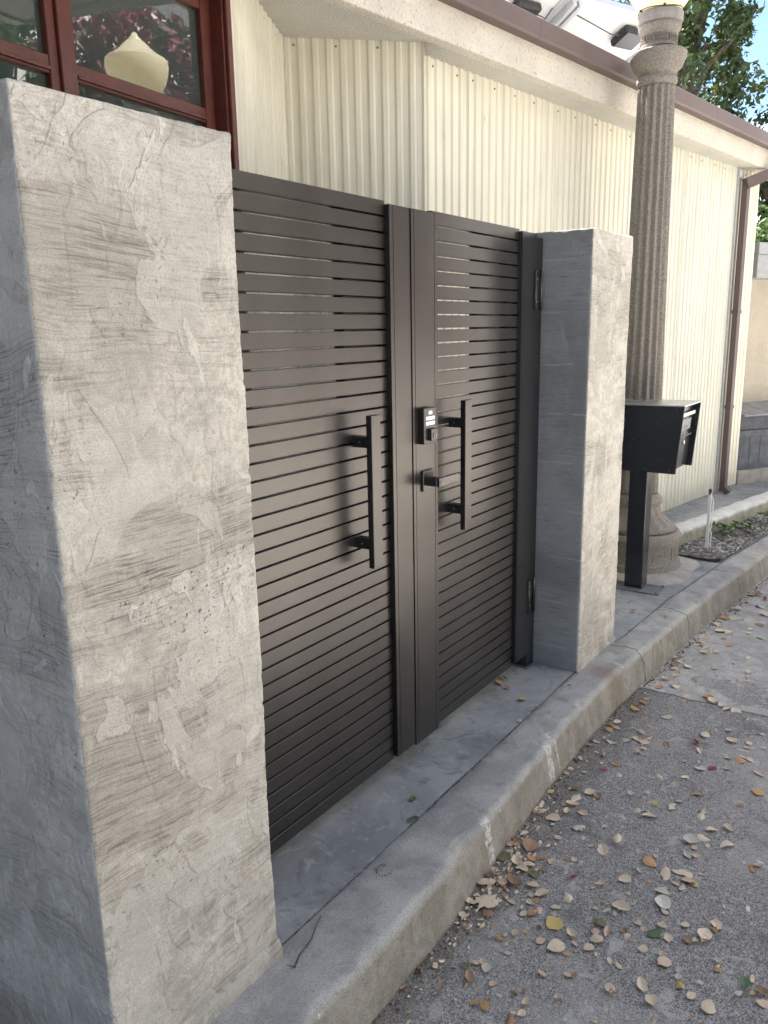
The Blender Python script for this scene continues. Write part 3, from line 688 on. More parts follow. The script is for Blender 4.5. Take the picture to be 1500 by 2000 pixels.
# eave: sloping soffit, roughcast fascia, box gutter
CY = lambda x: .484 - .1353*(x-1.645)
XS = (2.0, 2.6, 3.2, 3.8, 4.4, 5.0, 5.538, 5.78, 6.6, 7.6)  # last stretch of eave added out of view to keep sun off the bin
inner = [(.295, .79, 2.752), (.62, .972, 2.752), (.97, 1.158, 2.752), (.99, 1.168, 2.752), (1.1, 1.045, 2.752), (1.21, .93, 2.752), (1.32, .815, 2.752), (1.425, .702, 2.752), (1.445, .712, 2.703)] + [(x, WY(x)+.01, 2.703) for x in XS]
outer = [(x, CY(x), 2.70) for x in (.40, .52, .66, .80, .94, 1.08, 1.22, 1.36, 1.45) + XS]
n = len(inner); V = []; F = []; K = 6
for a, b in zip(inner, outer):
    for q in range(K+1): V.append(tuple(a[c]+(b[c]-a[c])*q/K for c in range(3)))
F = [(i*(K+1)+q, i*(K+1)+q+1, (i+1)*(K+1)+q+1, (i+1)*(K+1)+q) for i in range(n-1) for q in range(K)]
obj('soffit', mesh('soffit', V, F, True), MAT['soffit'], bld)
# the window bay keeps its own, higher and shallower eave
bayY = lambda x: -.20 - .105*(.42-x)
V = [(.36, .835, 2.765), (-3.2, .46, 2.765), (-3.2, bayY(-3.2), 2.765), (.42, bayY(.42), 2.765)]
obj('soffit', mesh('soffit', V, [(0, 1, 2, 3)]), MAT['soffit'], bld)
hp = [(-3.2, bayY(-3.2)-.002, 2.755), (.425, bayY(.425)-.002, 2.755), (.425, bayY(.425)+.05, 2.755), (-3.2, bayY(-3.2)+.05, 2.755)]
V = hp + [(x, y, 2.93) for x, y, z in hp]
obj('fascia', mesh('fascia', V, [(3,2,1,0),(4,5,6,7),(0,1,5,4),(1,2,6,5),(2,3,7,6),(3,0,4,7)]), MAT['fascia'], bld)
V = [(.40, CY(.40), 2.70), (.36, .85, 2.752), (.36, .85, 2.93), (.426, bayY(.425), 2.93), (.426, bayY(.425), 2.755)]
obj('eave_end', mesh('eave_end', V, [(0, 1, 2, 3, 4)]), MAT['soffit'], bld)
V = [(-3.2, bayY(-3.2), 2.932), (.44, bayY(.44), 2.932), (.44, 2.4, 3.15), (-3.2, 2.4, 3.15)]
obj('roof', mesh('roof', V, [(0, 1, 2, 3)]), MAT['roof'], bld)
cxs = list(np.linspace(.40, 7.6, 38))
def sweep(prof, xs):
    V = []; n = len(prof)
    for x in xs:
        for o_, z in prof: V.append((x - .134*o_, CY(x) - o_, z))
    F = [(a*n+b, a*n+(b+1) % n, (a+1)*n+(b+1) % n, (a+1)*n+b) for a in range(len(xs)-1) for b in range(n)]
    F += [tuple(reversed(range(n))), tuple(range((len(xs)-1)*n, len(xs)*n))]
    return V, F
V, F = sweep([(-.05, 2.697), (0, 2.697), (.004, 2.70), (.004, 2.849), (-.05, 2.849)], cxs); obj('fascia', mesh('fascia', V, F), MAT['fascia'], bld)
for a, b in ((.40, 1.985), (1.988, 4.245), (4.248, 7.6)):
    xs = [a] + [x for x in cxs if a+.02 < x < b-.02] + [b]
    V, F = sweep([(.0045, 2.843), (.066, 2.838), (.074, 2.850), (.078, 2.925), (.071, 2.931), (.067, 2.928), (.064, 2.86), (.0045, 2.86)], xs)
    obj('gutter', mesh('gutter', V, F), MAT['gutter'], bld)
V = []
rxs = [.40, 2, 4, 6.2, 7.6]
for x in rxs: V += [(x, CY(x)-.003, 2.852), (x+.1, CY(x)-.003, 2.872), (x+.5, 6.5, 3.55), (x+.5, 6.5, 3.40)]
obj('roof', mesh('roof', V, [(i*4+1, i*4+5, i*4+6, i*4+2) for i in range(len(rxs)-1)] + [(i*4, i*4+4, i*4+5, i*4+1) for i in range(len(rxs)-1)]), MAT['roof'], bld)
box('unseen_shade_block', -7, 1.7, 2.3, 7.5, 2.6, 6.9, MAT['stucco_white'], bld, .01)  # unseen block added to throw shade over the near road
box('end_wall', 5.765, 6.0, .16, 6.0, 0, 2.695, MAT['stucco_beige'], bld, .01)
# window bay: deep-set red-brown frames turned a little to the street
WA = R_(6)
def wbox(name, u0, u1, d0, d1, z0, z1, mat, parent, bev=.002):
    return obj(name, boxm(name, u0, u1, d0, d1, z0, z1, bev), mat, parent)
fr = obj('window_bay', boxm('window_bay', -.026, .002, -.010, .11, .9, 2.75, .003), MAT['redwood'], bld)
fr.location = (.290, .80, 0); fr.rotation_euler = (0, 0, WA)
wbox('jamb_board', -.036, -.0265, .004, .105, .9, 2.75, MAT['redwood'], fr)
wbox('sill_wall', -5.0, -.027, .03, .20, 0, .95, MAT['stucco_beige'], fr)
wbox('head_board', -5.0, -.0365, -.004, .105, 2.645, 2.75, MAT['redwood'], fr)
for (a, b, lw, rw) in ((-.672, -.0365, .008, .052), (-1.36, -.728, .008, .032), (-2.05, -1.42, .01, .03)):
    wbox('sash_stile', b-rw, b, .056, .100, .96, 2.64, MAT['redwood'], fr); wbox('sash_stile', a, a+lw, .056, .100, .96, 2.64, MAT['redwood'], fr)
    l, r = a+lw+.0005, b-rw-.0005
    for z0, z1 in ((2.575, 2.64), (2.207, 2.257), (1.60, 1.65), (.96, 1.03)):
        wbox('sash_rail', l, r, .058, .099, z0, z1, MAT['redwood'], fr)
        if z1 < 2.6: wbox('glazing_bead', l, r, .050, .0575, z0+.008, z0+.018, MAT['redwood'], fr, .001)
    for z0, z1 in ((2.2575, 2.5745), (1.6505, 2.2065), (1.0305, 1.5995)):
        wbox('pane', l, r, .078, .084, z0, z1, MAT['glass'], fr, 0)
for u in (-.700, -1.39):
    wbox('mullion', u-.0275, u+.0275, .044, .104, .96, 2.643, MAT['redwood'], fr)
# downspout and its elbow
def bar(name, pts, w_, d_, mat, parent, twist=0):
    bm = bmesh.new(); rings = []
    for i, p in enumerate(pts):
        p = Vector(p); d = (Vector(pts[min(i+1, len(pts)-1)])-Vector(pts[max(i-1, 0)])).normalized()
        a = Vector((0, 0, 1)).cross(d); a = a.normalized() if a.length > .02 else Vector((math.cos(twist), math.sin(twist), 0)); b = d.cross(a)
        rings.append([bm.verts.new(p + a*sx_*w_/2 + b*sy_*d_/2) for sx_, sy_ in ((-1,-1),(1,-1),(1,1),(-1,1))])
    for i in range(len(rings)-1):
        for k in range(4): bm.faces.new((rings[i][k], rings[i][(k+1) % 4], rings[i+1][(k+1) % 4], rings[i+1][k]))
    bm.faces.new(list(reversed(rings[0]))); bm.faces.new(rings[-1])
    bmesh.ops.recalc_face_normals(bm, faces=bm.faces)
    return obj(name, bmm(name, bm), mat, parent)
DX = 5.40; DY = WY(DX) - .055
ds = bar('downspout', [(DX, DY, .02), (DX, DY, .9), (DX, DY, 2.60)], .058, .046, MAT['gutter'], bld, -.2)
bar('elbow', [(DX-.035, DY, 2.575), (DX+.12, DY-.17, 2.665), (DX+.16, DY-.26, 2.71)], .07, .085, MAT['gutter'], ds)
for z in (.75, 1.55): bar('strap', [(DX-.001, DY, z), (DX-.001, DY, z+.03)], .072, .056, MAT['gutter'], ds, -.2)
bar('shoe', [(DX, DY, .06), (DX-.01, DY-.05, .012)], .062, .05, MAT['gutter'], ds, -.2)
# solar panels propped above the roof, backs to the street
PA = R_(-24)
def solar(k, x, y, lab):
    s = thing('solar_panel', lab, 'solar panel', (x, y, 3.67), PA, 'solar panels propped on the roof')
    s.rotation_euler = (R_(-21), 0, PA); wdt, dpt = 1.02, 1.66
    box('back_sheet', .012, wdt-.012, .012, dpt-.012, -.010, -.004, MAT['panel_back'], s, 0)
    box('glass_face', .012, wdt-.012, .012, dpt-.012, -.0035, .004, MAT['black_plastic'], s, 0)
    for a in ((0, wdt, 0, .0115), (0, wdt, dpt-.0115, dpt), (0, .0115, .012, dpt-.012), (wdt-.0115, wdt, .012, dpt-.012)):
        box('frame', *a, -.040, .006, MAT['alu'], s, .001)
    for rx in (.02, .075): box('rail', rx, rx+.032, .02, dpt-.02, -.085, -.0415, MAT['alu'], s, .002)
    box('cross_beam', -.02, wdt, .40, .47, -.155, -.0855, MAT['panel_back'], s, .002)
    bm = bmesh.new(); bbox(bm, .66, .88, .13, .31, -.075, -.012, .016); o = obj('inverter_box', bmm('inverter_box', bm), MAT['black_plastic'], s)
    V, F = tube([(.88, .2, -.05), (.92, .19, -.07), (.96, .21, -.065), (.99, .15, -.02)], .004, 6); obj('cable', mesh('cable', V, F), MAT['black_plastic'], o)
    V, F = tube([(.66, .2, -.05), (.58, .21, -.06), (.20, .16, -.02)], .004, 6); obj('cable', mesh('cable', V, F), MAT['black_plastic'], o)
    for px_, py_ in ((.1, .43), (.1, 1.5)):
        box('prop', px_-.015, px_+.015, py_-.015, py_+.015, -.62+.25*(py_ > 1), -.156, MAT['alu'], s, .001)
d_ = Vector((math.cos(PA), math.sin(PA)))
for k, lab in zip((-1, 0, 1), ('leftmost visible solar panel above the gutter', 'middle solar panel with black box on its white back, above the gutter', 'solar panel whose black box hangs just left of the stone lamp post')):
    solar(k, 2.71+1.03*k*d_.x, 1.33+1.03*k*d_.y, lab)

# ================================================================== lamp posts
PR = [(.295,-.02),(.293,.0),(.288,.03),(.283,.05),(.276,.056),(.272,.075),(.272,.150),(.276,.160),(.281,.172),(.284,.19),(.283,.212),(.272,.228),(.262,.238)]
PR2 = [(.255,.245,.004),(.225,.277,.010),(.195,.303,.012),(.172,.328,.011),(.158,.352,.008),(.150,.382,.004),(.148,.388),(.154,.395),(.162,.408),(.163,.425),(.156,.440),(.142,.452),(.134,.462)]
SH = [(.132,.47,0),(.133,.50,.019),(.129,.7,.020),(.122,1.2,.019),(.115,1.7,.018),(.108,2.2,.017),(.102,2.62,.016),(.1005,2.735,.016),(.099,2.755,0)]
CP = [(.099,2.757),(.107,2.770),(.110,2.783),(.108,2.797),(.101,2.806),(.101,2.816),(.106,2.828),(.117,2.840),(.130,2.850),(.133,2.856),(.137,2.870),(.147,2.892),(.151,2.900),(.151,2.922),(.146,2.928),(.096,2.931),(.089,2.937),(.089,2.944),(.098,2.951),(.098,2.964),(.091,2.970),(.091,3.005),(.099,3.010),(.099,3.020),(.102,3.026),(.112,3.040),(.113,3.058),(.108,3.066)]
CO = [(.107,3.067),(.118,3.073),(.121,3.080),(.121,3.118),(.116,3.126),(.110,3.130)]
GL = [(.098,3.128),(.112,3.14),(.145,3.185),(.183,3.245),(.212,3.31),(.226,3.365),(.230,3.41),(.226,3.435),(.214,3.447),(.200,3.452),(.165,3.475),(.122,3.510),(.088,3.545),(.062,3.567),(.050,3.575),(.046,3.585),(.034,3.595),(.026,3.607),(.018,3.622),(.005,3.630)]
def lamp(loc, label, rough=True, grp=None):
    L = thing('lamp_post', label, 'lamp post', loc, 0, grp)
    def part(name, prof, n, mat, fl=None, sm=True, par=L, amp=0):
        V, F = lathe(prof, n, fl); V = np.array(V)
        if amp: V[:, :2] *= (1 + amp*fbm(V, 40, 3, 3))[:, None]
        return obj(name, mesh(name, V, F, sm), mat, par)
    b = part('base', PR, 72, MAT['lampstone'], amp=.003, sm='auto')
    part('fluted_foot', PR2, 120, MAT['lampstone'], 16, par=b, amp=.003)
    part('shaft', SH, 192, MAT['lampstone'], 16, amp=.002)
    cp = part('capital', CP, 64, MAT['lampstone'], amp=.004, sm='auto')
    # meander band under the collar, relief panels on the foot
    key = [(0,0,.9,.12),(0,0,.12,1),(0,.88,.75,1),(.63,.35,.75,1),(.3,.35,.75,.47),(.3,.35,.42,.7)]
    Vp = []; Fp = []
    N = 14
    for k in range(N):
        for (a0, b0, a1, b1) in key:
            o = len(Vp)
            for rr in (.093, .099):
                for a, bq in ((a0, b0), (a1, b0), (a1, b1), (a0, b1)):
                    th = (k + a*.95)/N*2*math.pi; Vp.append((rr*math.cos(th), rr*math.sin(th), 2.974 + bq*.028))
            Fp += [(o+4, o+5, o+6, o+7), (o, o+1, o+5, o+4), (o+1, o+2, o+6, o+5), (o+2, o+3, o+7, o+6), (o+3, o, o+4, o+7)]
    obj('meander_band', mesh('meander_band', Vp, Fp), MAT['lampstone'], cp)
    co = part('collar', CO, 48, MAT['collar'], sm='auto')
    V, F = tube([(.117*math.cos(a), .117*math.sin(a), 3.131+.003*math.sin(a*3)) for a in np.linspace(0, 2*math.pi, 40)], .0028, 6); obj('wire_ring', mesh('wire_ring', V, F), MAT['black_plastic'], co)
    for a in (.6, 2.4, 3.6, 5.0):
        V, F = lathe([(.007, 0), (.007, .012)], 6); s = obj('set_screw', mesh('set_screw', V, F), MAT['black_plastic'], co)
        s.rotation_euler = (0, math.pi/2, a); s.location = (.112*math.cos(a), .112*math.sin(a), 3.132)
    part('globe', GL, 48, MAT['globe'], sm='auto')
    # relief on the drum of the base: raised panel edges and leaf scrolls
    Vp = []; Fp = []
    for k in range(6):
        t0 = k/6*2*math.pi + .35
        def slab(ta, tb, z0, z1, r=.2755):
            o = len(Vp); m = 4
            for q in range(m+1):
                th = ta+(tb-ta)*q/m
                for rr, z in ((.268, z0), (r, z0), (r, z1), (.268, z1)): Vp.append((rr*math.cos(th), rr*math.sin(th), z))
            for q in range(m):
                for c in range(3): Fp.append((o+q*4+c, o+q*4+4+c, o+q*4+5+c, o+q*4+1+c))
            Fp.append((o, o+1, o+2, o+3)); Fp.append((o+m*4+3, o+m*4+2, o+m*4+1, o+m*4))
        slab(t0, t0+.02, .078, .148); slab(t0+.92, t0+.94, .078, .148)
        for q in range(26):
            a = t0+.10+.74*random.random(); z = .085+.05*random.random(); slab(a, a+.02+.03*random.random(), z, z+.006+.008*random.random(), .2750)
    obj('relief', mesh('relief', Vp, Fp), MAT['lampstone'], b)
    return L
lamp((2.86, .06, 0), 'fluted stone lamp post with frosted globe behind the black mailbox')
lamp((2.87, -1.52, .02), 'matching stone lamp post across the lane whose globe is mirrored in the window', grp=None)
# rough concrete footing round the base
Vp = [(0, 0, .016)]; nseg = 64; rings = 5
for rI in range(1, rings+1):
    for k in range(nseg):
        a = 2*math.pi*k/nseg; r = .44*rI/rings*(1+.10*math.sin(a*2+1)+.05*math.sin(a*5)); Vp.append((r*math.cos(a), r*math.sin(a), .016 if rI < rings-1 else (.012 if rI == rings-1 else -.004)))
V = np.array(Vp); V[:, 2] += .003*fbm(V, 9, 3, 2); V[:, :2] += np.array([2.86, .06])
F = [(0, 1+k, 1+(k+1) % nseg) for k in range(nseg)] + [(1+r*nseg+k, 1+(r+1)*nseg+k, 1+(r+1)*nseg+(k+1) % nseg, 1+r*nseg+(k+1) % nseg) for r in range(rings-1) for k in range(nseg)]
MAT['footing'] = plain('pale_rough_concrete', (.42,.395,.35), .9, var=.2, sc=9, bump=.003, bsc=120)
tag(obj('lamp_footing', mesh('lamp_footing', V, F, True), MAT['footing']), kind='structure')

# ================================================================== mailbox
mb = thing('mailbox', 'black steel pedestal mailbox with slanted front beside the far pillar', 'mailbox', (2.325, -.10, 0))
def hexa(name, pts, mat, parent, bev=.0015):
    bm = bmesh.new(); vs = [bm.verts.new(p) for p in pts]
    for f in ((3,2,1,0),(4,5,6,7),(0,1,5,4),(1,2,6,5),(2,3,7,6),(3,0,4,7)): bm.faces.new([vs[i] for i in f])
    if bev: bmesh.ops.bevel(bm, geom=list(bm.edges), offset=bev, segments=1, affect='EDGES')
    bmesh.ops.recalc_face_normals(bm, faces=bm.faces); return obj(name, bmm(name, bm), mat, parent)
W_ = .34
# two side cheeks overhang the sloping, recessed front
for x0, x1 in ((0, .006), (W_-.006, W_)):
    hexa('side_panel', [(x0,-.212,.685),(x1,-.212,.685),(x1,.20,.685),(x0,.20,.685),(x0,-.240,1.045),(x1,-.240,1.045),(x1,.20,1.045),(x0,.20,1.045)], MAT['mailbox'], mb, .001)
hexa('box_body', [(.0065,-.178,.69),(W_-.0065,-.178,.69),(W_-.0065,.199,.69),(.0065,.199,.69),(.0065,-.206,1.043),(W_-.0065,-.206,1.043),(W_-.0065,.199,1.043),(.0065,.199,1.043)], MAT['mailbox'], mb, .001)
box('lid', -.003, W_+.003, -.243, .203, 1.0455, 1.052, MAT['mailtop'], mb, .001)
def fy(z): return -.178 - .028*(z-.69)/.353
def face(name, x0, x1, z0, z1, o, mat, par, th=.004):
    return hexa(name, [(x0,fy(z0)-o-th,z0),(x1,fy(z0)-o-th,z0),(x1,fy(z0)-o,z0),(x0,fy(z0)-o,z0),(x0,fy(z1)-o-th,z1),(x1,fy(z1)-o-th,z1),(x1,fy(z1)-o,z1),(x0,fy(z1)-o,z1)], mat, par, .0008)
dr = face('mail_slot_door', .02, W_-.02, .875, 1.005, .0006, MAT['mail_front'], mb, .006)
face('handle_lip', .03, W_-.03, .985, 1.004, .007, MAT['steel'], dr, .012)
face('name_plate', .06, W_-.06, .905, .965, .007, MAT['zinc'], dr, .001)
o = txt('11 88', .034, dr, (W_/2, fy(.93)-.0086, .925), MAT['black_plastic'], 'house_number'); o.rotation_euler = (math.pi/2-.08, 0, 0)
ld = face('lower_door', .02, W_-.02, .70, .862, .0006, MAT['mail_front'], mb, .005)
face('hinge_rod', .008, W_-.008, .866, .872, .0006, MAT['zinc'], mb, .008)
cyl('door_lock', ld, W_*.55, fy(.835)-.006, .835, .011, .006, MAT['steel'])
for x in (.03, .11, .19, .27): cyl('rivet', mb, x, fy(.694)-.0005, .694, .004, .003, MAT['steel'])
for x in (.10, .17, .24): cyl('rivet', mb, x, fy(.880)-.0065, .880, .003, .003, MAT['steel'])
for y, z in ((-.20, 1.03), (-.18, .70), (-.05, .70), (-.10, .95), (.02, .86), (.04, .82), (-.03, .78), (-.12, .76)):
    V, F = lathe([(.0025, 0), (.002, .001)], 6); s = obj('rivet', mesh('rivet', V, F), MAT['zinc'], mb); s.rotation_euler = (0, -math.pi/2, 0); s.location = (-.0001, y, z)
box('post', .036, .136, -.056, .044, .0065, .685, MAT['mailbox'], mb, .003)
box('base_plate', -.014, .152, -.168, .15, -.002, .006, MAT['zinc'], mb, .002)
for x, y in ((.0, -.15), (.135, -.15), (.0, .13), (.135, .13)):
    V, F = lathe([(.008, 0), (.008, .006), (.005, .008)], 6); s = obj('anchor_bolt', mesh('anchor_bolt', V, F), MAT['zinc'], mb); s.location = (x, y, .0063)

# ================================================================== planting bed past the lamp
IK = lambda x: float(np.interp(x, [3.0, 3.3, 3.8, 4.7, 6, 8], [-.02, -.085, -.205, -.40, -.70, -1.2]))     # bed edge of the low wall
V = []
ks = np.arange(3.12, 8, .03)
prof = [(.0, -.01), (.0, .055), (.004, .095), (.018, .115), (.06, .122), (.125, .120), (.150, .108), (.158, .06), (.158, -.01)]
for x in ks:
    for o_, z in prof: V.append((x+.03*o_, IK(x)+o_, z))
V = np.array(V); V[:, 1] += .006*fbm(V, 9, 3, 61); V[:, 2] += .006*fbm(V, 8, 3, 63)*(V[:, 2] > .02); n = len(prof)
F = [(a*n+b, (a+1)*n+b, (a+1)*n+b+1, a*n+b+1) for a in range(len(ks)-1) for b in range(n-1)] + [tuple(range(n))]
tag(obj('garden_kerb', mesh('garden_kerb', V, F, True), MAT['moss']), kind='structure')
xs = np.arange(3.14, 8, .03)
BY0 = lambda x: KI(x)+.012
V, F = strip(xs, BY0, lambda x: np.interp(x, [3.0, 3.3, 3.8, 4.7, 6, 8], [-.02, -.085, -.205, -.40, -.70, -1.2])+.01, 14, lambda v: .007+.004*fbm(v, 5, 3, 71))
tag(obj('bed_soil', mesh('bed_soil', V, F, True), MAT['soil']), kind='structure')
# gravel and grit: uncountable, one mesh each
def stones(name, P, size, mat, seed):
    g = np.random.default_rng(seed); n = len(P)
    base = np.array([(1,0,0),(-1,0,0),(0,1,0),(0,-1,0),(0,0,.8),(0,0,-.8)], float); Fb = np.array([(0,2,4),(2,1,4),(1,3,4),(3,0,4),(2,0,5),(1,2,5),(3,1,5),(0,3,5)])
    s = size[:, None, None]*g.uniform(.55, 1.2, (n, 1, 3)); B = base[None]*s*g.uniform(.7, 1.2, (n, 6, 1))
    a = g.uniform(0, 6.28, n); c, sn = np.cos(a)[:, None], np.sin(a)[:, None]
    x = B[:, :, 0]*c - B[:, :, 1]*sn; y = B[:, :, 0]*sn + B[:, :, 1]*c; B = np.stack([x, y, B[:, :, 2]], 2) + P[:, None, :]
    F = (Fb[None] + (np.arange(n)*6)[:, None, None]).reshape(-1, 3)
    return obj(name, mesh(name, B.reshape(-1, 3), F), mat)
def m_grit(name, cols):
    t = NT(name); n = t.n('ShaderNodeTexVoronoi', Scale=45.0); t.put(n.inputs['Vector'], t.co); cc = t.n('ShaderNodeSeparateColor'); t.put(cc.inputs[0], n.outputs['Color'])
    c = t.mix(t.ramp(cc.outputs[0], .2, .8), cols[0], cols[1]); c = t.mix(t.ramp(cc.outputs[1], .8, .95), c, cols[2]); t.set(Base_Color=c, Roughness=.85); return t.m
g = np.random.default_rng(3); N = 9000
x = 3.16 + 2.6*g.random(N)**1.4; t0 = g.random(N); b0 = BY0(x); b1 = np.array([IK(q) for q in x]); P = np.stack([x, b0+(b1-b0)*t0, .010+.008*g.random(N)], 1); P[:, 2] += .004*fbm(P*[1,1,0], 5, 3, 71)
tag(stones('gravel', P, .006+.007*g.random(N), m_grit('bark_gravel', ((.12,.11,.10), (.33,.31,.285), (.55,.53,.50))), 5), 'dark reddish gravel covering the planting bed', 'gravel', kind='stuff')
N = 5200; x = -1.1 + 5.4*g.random(N)**1.0; off = np.where(g.random(N) < .35, g.exponential(.030, N), g.random(N)*1.2); y = KY(x) - .026 - .004 - off
P = np.stack([x, y, np.full(N, ROAD_Z+.001)], 1); P[:, 2] += .004*fbm(P*[1,1,0], 2.2, 3, 5)
tag(stones('grit', P, .0011+.0020*g.random(N)**2, m_grit('road_grit', ((.10,.095,.09), (.26,.245,.225), (.40,.36,.30))), 6), 'loose grit and crumbs scattered over the asphalt', 'grit', kind='stuff')
N = 1400; x = -.9 + 5.0*g.random(N); y = KY(x) - .030 - g.exponential(.016, N)
P = np.stack([x, y, np.full(N, ROAD_Z+.003)], 1)
tag(stones('leaf_litter', P, .002+.0042*g.random(N)**1.5, m_grit('crumbled_leaf', ((.09,.05,.03), (.24,.13,.07), (.36,.24,.13))), 9), 'crumbled brown leaf litter along the foot of the kerb', 'leaf litter', kind='stuff')
N = 500; x = np.concatenate([-.84+1.95*g.random(N//2), 1.55+1.7*g.random(N-N//2)]); y = KI(x)+.004+.005*g.normal(size=N)
P = np.stack([x, y, np.full(N, -.002)], 1)
tag(stones('joint_grit', P, .0012+.0022*g.random(N), m_grit('joint_crumbs', ((.12,.10,.085), (.30,.28,.25), (.5,.48,.44))), 12), 'crumbs of dirt lodged in the joint behind the kerb', 'grit', kind='stuff')
# marker stake
st = thing('marker_stake', 'thin white plastic stake with black cap in the gravel bed', 'stake', (3.40, -.262, 0))
V, F = prism([(-.008,-.010), (.008,-.010), (.008,-.005), (-.002,-.004), (-.002,.008), (-.008,.008)], -.02, .392); obj('stake', mesh('stake', V, F), MAT['white_plastic'], st)
V, F = lathe([(.0105, .380), (.0105, .412), (.008, .416)], 12); obj('cap', mesh('cap', V, F), MAT['black_plastic'], st)
V, F = tube([(.004, -.014, .365), (.022, -.02, .33), (.020, -.018, .16), (.004, -.014, .14), (.022, -.02, .12), (.020, -.018, .02)], .0035, 6); obj('tie_wire', mesh('tie_wire', V, F), MAT['white_plastic'], st)

# ================================================================== right edge: bin, ledge, neighbour's wall
nb = thing('neighbour_wall', 'plain beige stucco wall beyond the downspout', 'wall', (6.35, .3, 0), R_(-30))
V, F = rbox(0, 2.6, 0, .25, -.05, 1.98, .05, .01, 51, 1.0); obj('wall_body', mesh('neighbour_wall_body', V, F, True), MAT['stucco_beige'], nb)
lg = thing('wall_ledge', 'grey painted timber ledge jutting over the beige wall', 'ledge', (6.02, .16, 0), R_(-38))
box('ledge_block', 0, .9, -.16, .10, 1.86, 2.06, MAT['grey_paint'], lg, .004); box('ledge_cap', -.015, .92, -.18, .12, 2.0605, 2.16, MAT['grey_paint'], lg, .004)
pb = thing('planter_bin', 'grey stained wooden bin on a concrete plinth at the right edge', 'bin', (5.86, .05, 0), R_(-32))
box('plinth', 0, 1.2, -.01, .5, -.02, .13, MAT['footing'], pb, .006)
for k in range(9): box('board', .02+k*.13, .02+k*.13+.126, .02, .04, .1305, .44, MAT['grey_wood'], pb, .002)
for k in range(4): box('side_board', .0195-.0185, .019, .02+k*.118, .02+k*.118+.114, .1305, .44, MAT['grey_wood'], pb, .002)
box('waist_band', -.012, 1.22, .004, .5, .4405, .50, MAT['grey_wood'], pb, .003)
box('upper_box', .02, 1.19, .035, .5, .5005, .63, MAT['grey_wood'], pb, .003)
hexa('lid', [(-.0,-.03,.634),(1.24,-.03,.634),(1.24,.52,.69),(0,.52,.69),(0,-.03,.652),(1.24,-.03,.652),(1.24,.52,.708),(0,.52,.708)], plain('weathered_grey_lid', (.30,.30,.295), .8, var=.2, sc=14), pb, .002)

# ================================================================== vegetation
def leaf_cloud(C_, R3, n, size, g, flat=.5):
    """leaf quads spread through clumps; C_ (k,3) centres, R3 (k,) radii"""
    k = g.integers(0, len(C_), n); d = g.normal(size=(n, 3)); d /= np.linalg.norm(d, axis=1, keepdims=True)
    P = C_[k] + d*(R3[k]*g.random(n)**.45)[:, None]*np.array([1, 1, .8])
    nrm = d*.6 + g.normal(size=(n, 3))*.7 + np.array([0, 0, flat]); nrm /= np.linalg.norm(nrm, axis=1, keepdims=True)
    a = np.cross(nrm, g.normal(size=(n, 3))); a /= np.linalg.norm(a, axis=1, keepdims=True); b = np.cross(nrm, a)
    s = size*g.uniform(.6, 1.3, n)[:, None]
    V = np.stack([P - a*s, P + b*s*.45 + nrm*s*.12, P + a*s, P - b*s*.45 + nrm*s*.12], 1).reshape(-1, 3)
    F = (np.arange(n)*4)[:, None] + np.array([0, 1, 2, 3]); return V, F
def tree(name, label, base, H, cr_c, cr_r, nclump, nleaf, size, mat, seed, grp=None, cat='tree', trunk_r=.16):
    g = np.random.default_rng(seed); T = thing(name, label, cat, base, 0, grp)
    cc = np.array(cr_c, float); rr = np.array(cr_r, float)
    C_ = []; R3 = []
    for i in range(nclump):
        d = g.normal(size=3); d /= np.linalg.norm(d); r = g.random()**.4; C_.append(cc + d*rr*r*.92); R3.append(.13*rr.mean()*g.uniform(.7, 1.6))
    C_, R3 = np.array(C_), np.array(R3)
    V, F = leaf_cloud(C_, R3, nleaf, size, g); obj('crown', mesh('crown', V, F), mat, T)
    parts = []; top = Vector((cc[0], cc[1], cc[2]+rr[2]*.35))
    parts.append(tube([(0, 0, -.1), (cc[0]*.2+.05, cc[1]*.2, H*.25), (cc[0]*.6, cc[1]*.6, H*.5), tuple(top)], [trunk_r, trunk_r*.8, trunk_r*.55, .02], 8))
    for i in range(min(nclump, 26)):
        e = Vector(C_[i]); s = Vector((cc[0]*.5, cc[1]*.5, cc[2]-rr[2]*.75 + rr[2]*.8*g.random())); m_ = (s+e)/2 + Vector((0, 0, .1*rr[2]))
        parts.append(tube([s, m_, e], [trunk_r*.38, trunk_r*.24, .012], 5))
    V, F = join(parts); obj('trunk', mesh('trunk', V, F, True), MAT['bark'], T)
    return T
FO1 = m_foliage('foliage_oak', (.026,.046,.020), (.075,.115,.040), 1.1, (.36,.36,.07)); FO2 = m_foliage('foliage_dark', (.018,.034,.018), (.055,.085,.040), 1.3)
FO3 = m_foliage('foliage_bush', (.03,.06,.022), (.10,.16,.05), 3); FO4 = m_foliage('bougainvillea', (.035,.055,.025), (.22,.035,.075), 2.6)
G1 = 'trees behind the roof'
tree('broadleaf_tree', 'tall leafy tree right of the lamp globe, above the eave', (10.6, 2.15, 0), 7.5, (0, 0, 5.4), (1.6, 1.15, 2.9), 120, 13000, .062, FO1, 21, G1)
tree('broadleaf_tree', 'open crowned tree at the right edge, above the gutter end', (11.9, .85, 0), 6, (0, 0, 3.5), (1.4, 1.25, 1.35), 80, 8000, .058, FO1, 22, G1)
tree('evergreen_tree', 'dark tree top behind the solar panels', (14.5, 6.2, 0), 9, (0, 0, 6.6), (2.4, 2.2, 2.6), 110, 12000, .085, FO2, 23, G1)
tree('evergreen_tree', 'dense dark tree low behind the eave, right of the lamp capital', (13.8, 3.3, 0), 6, (0, 0, 4.0), (2.0, 1.9, 1.9), 90, 9500, .075, FO2, 24, G1)
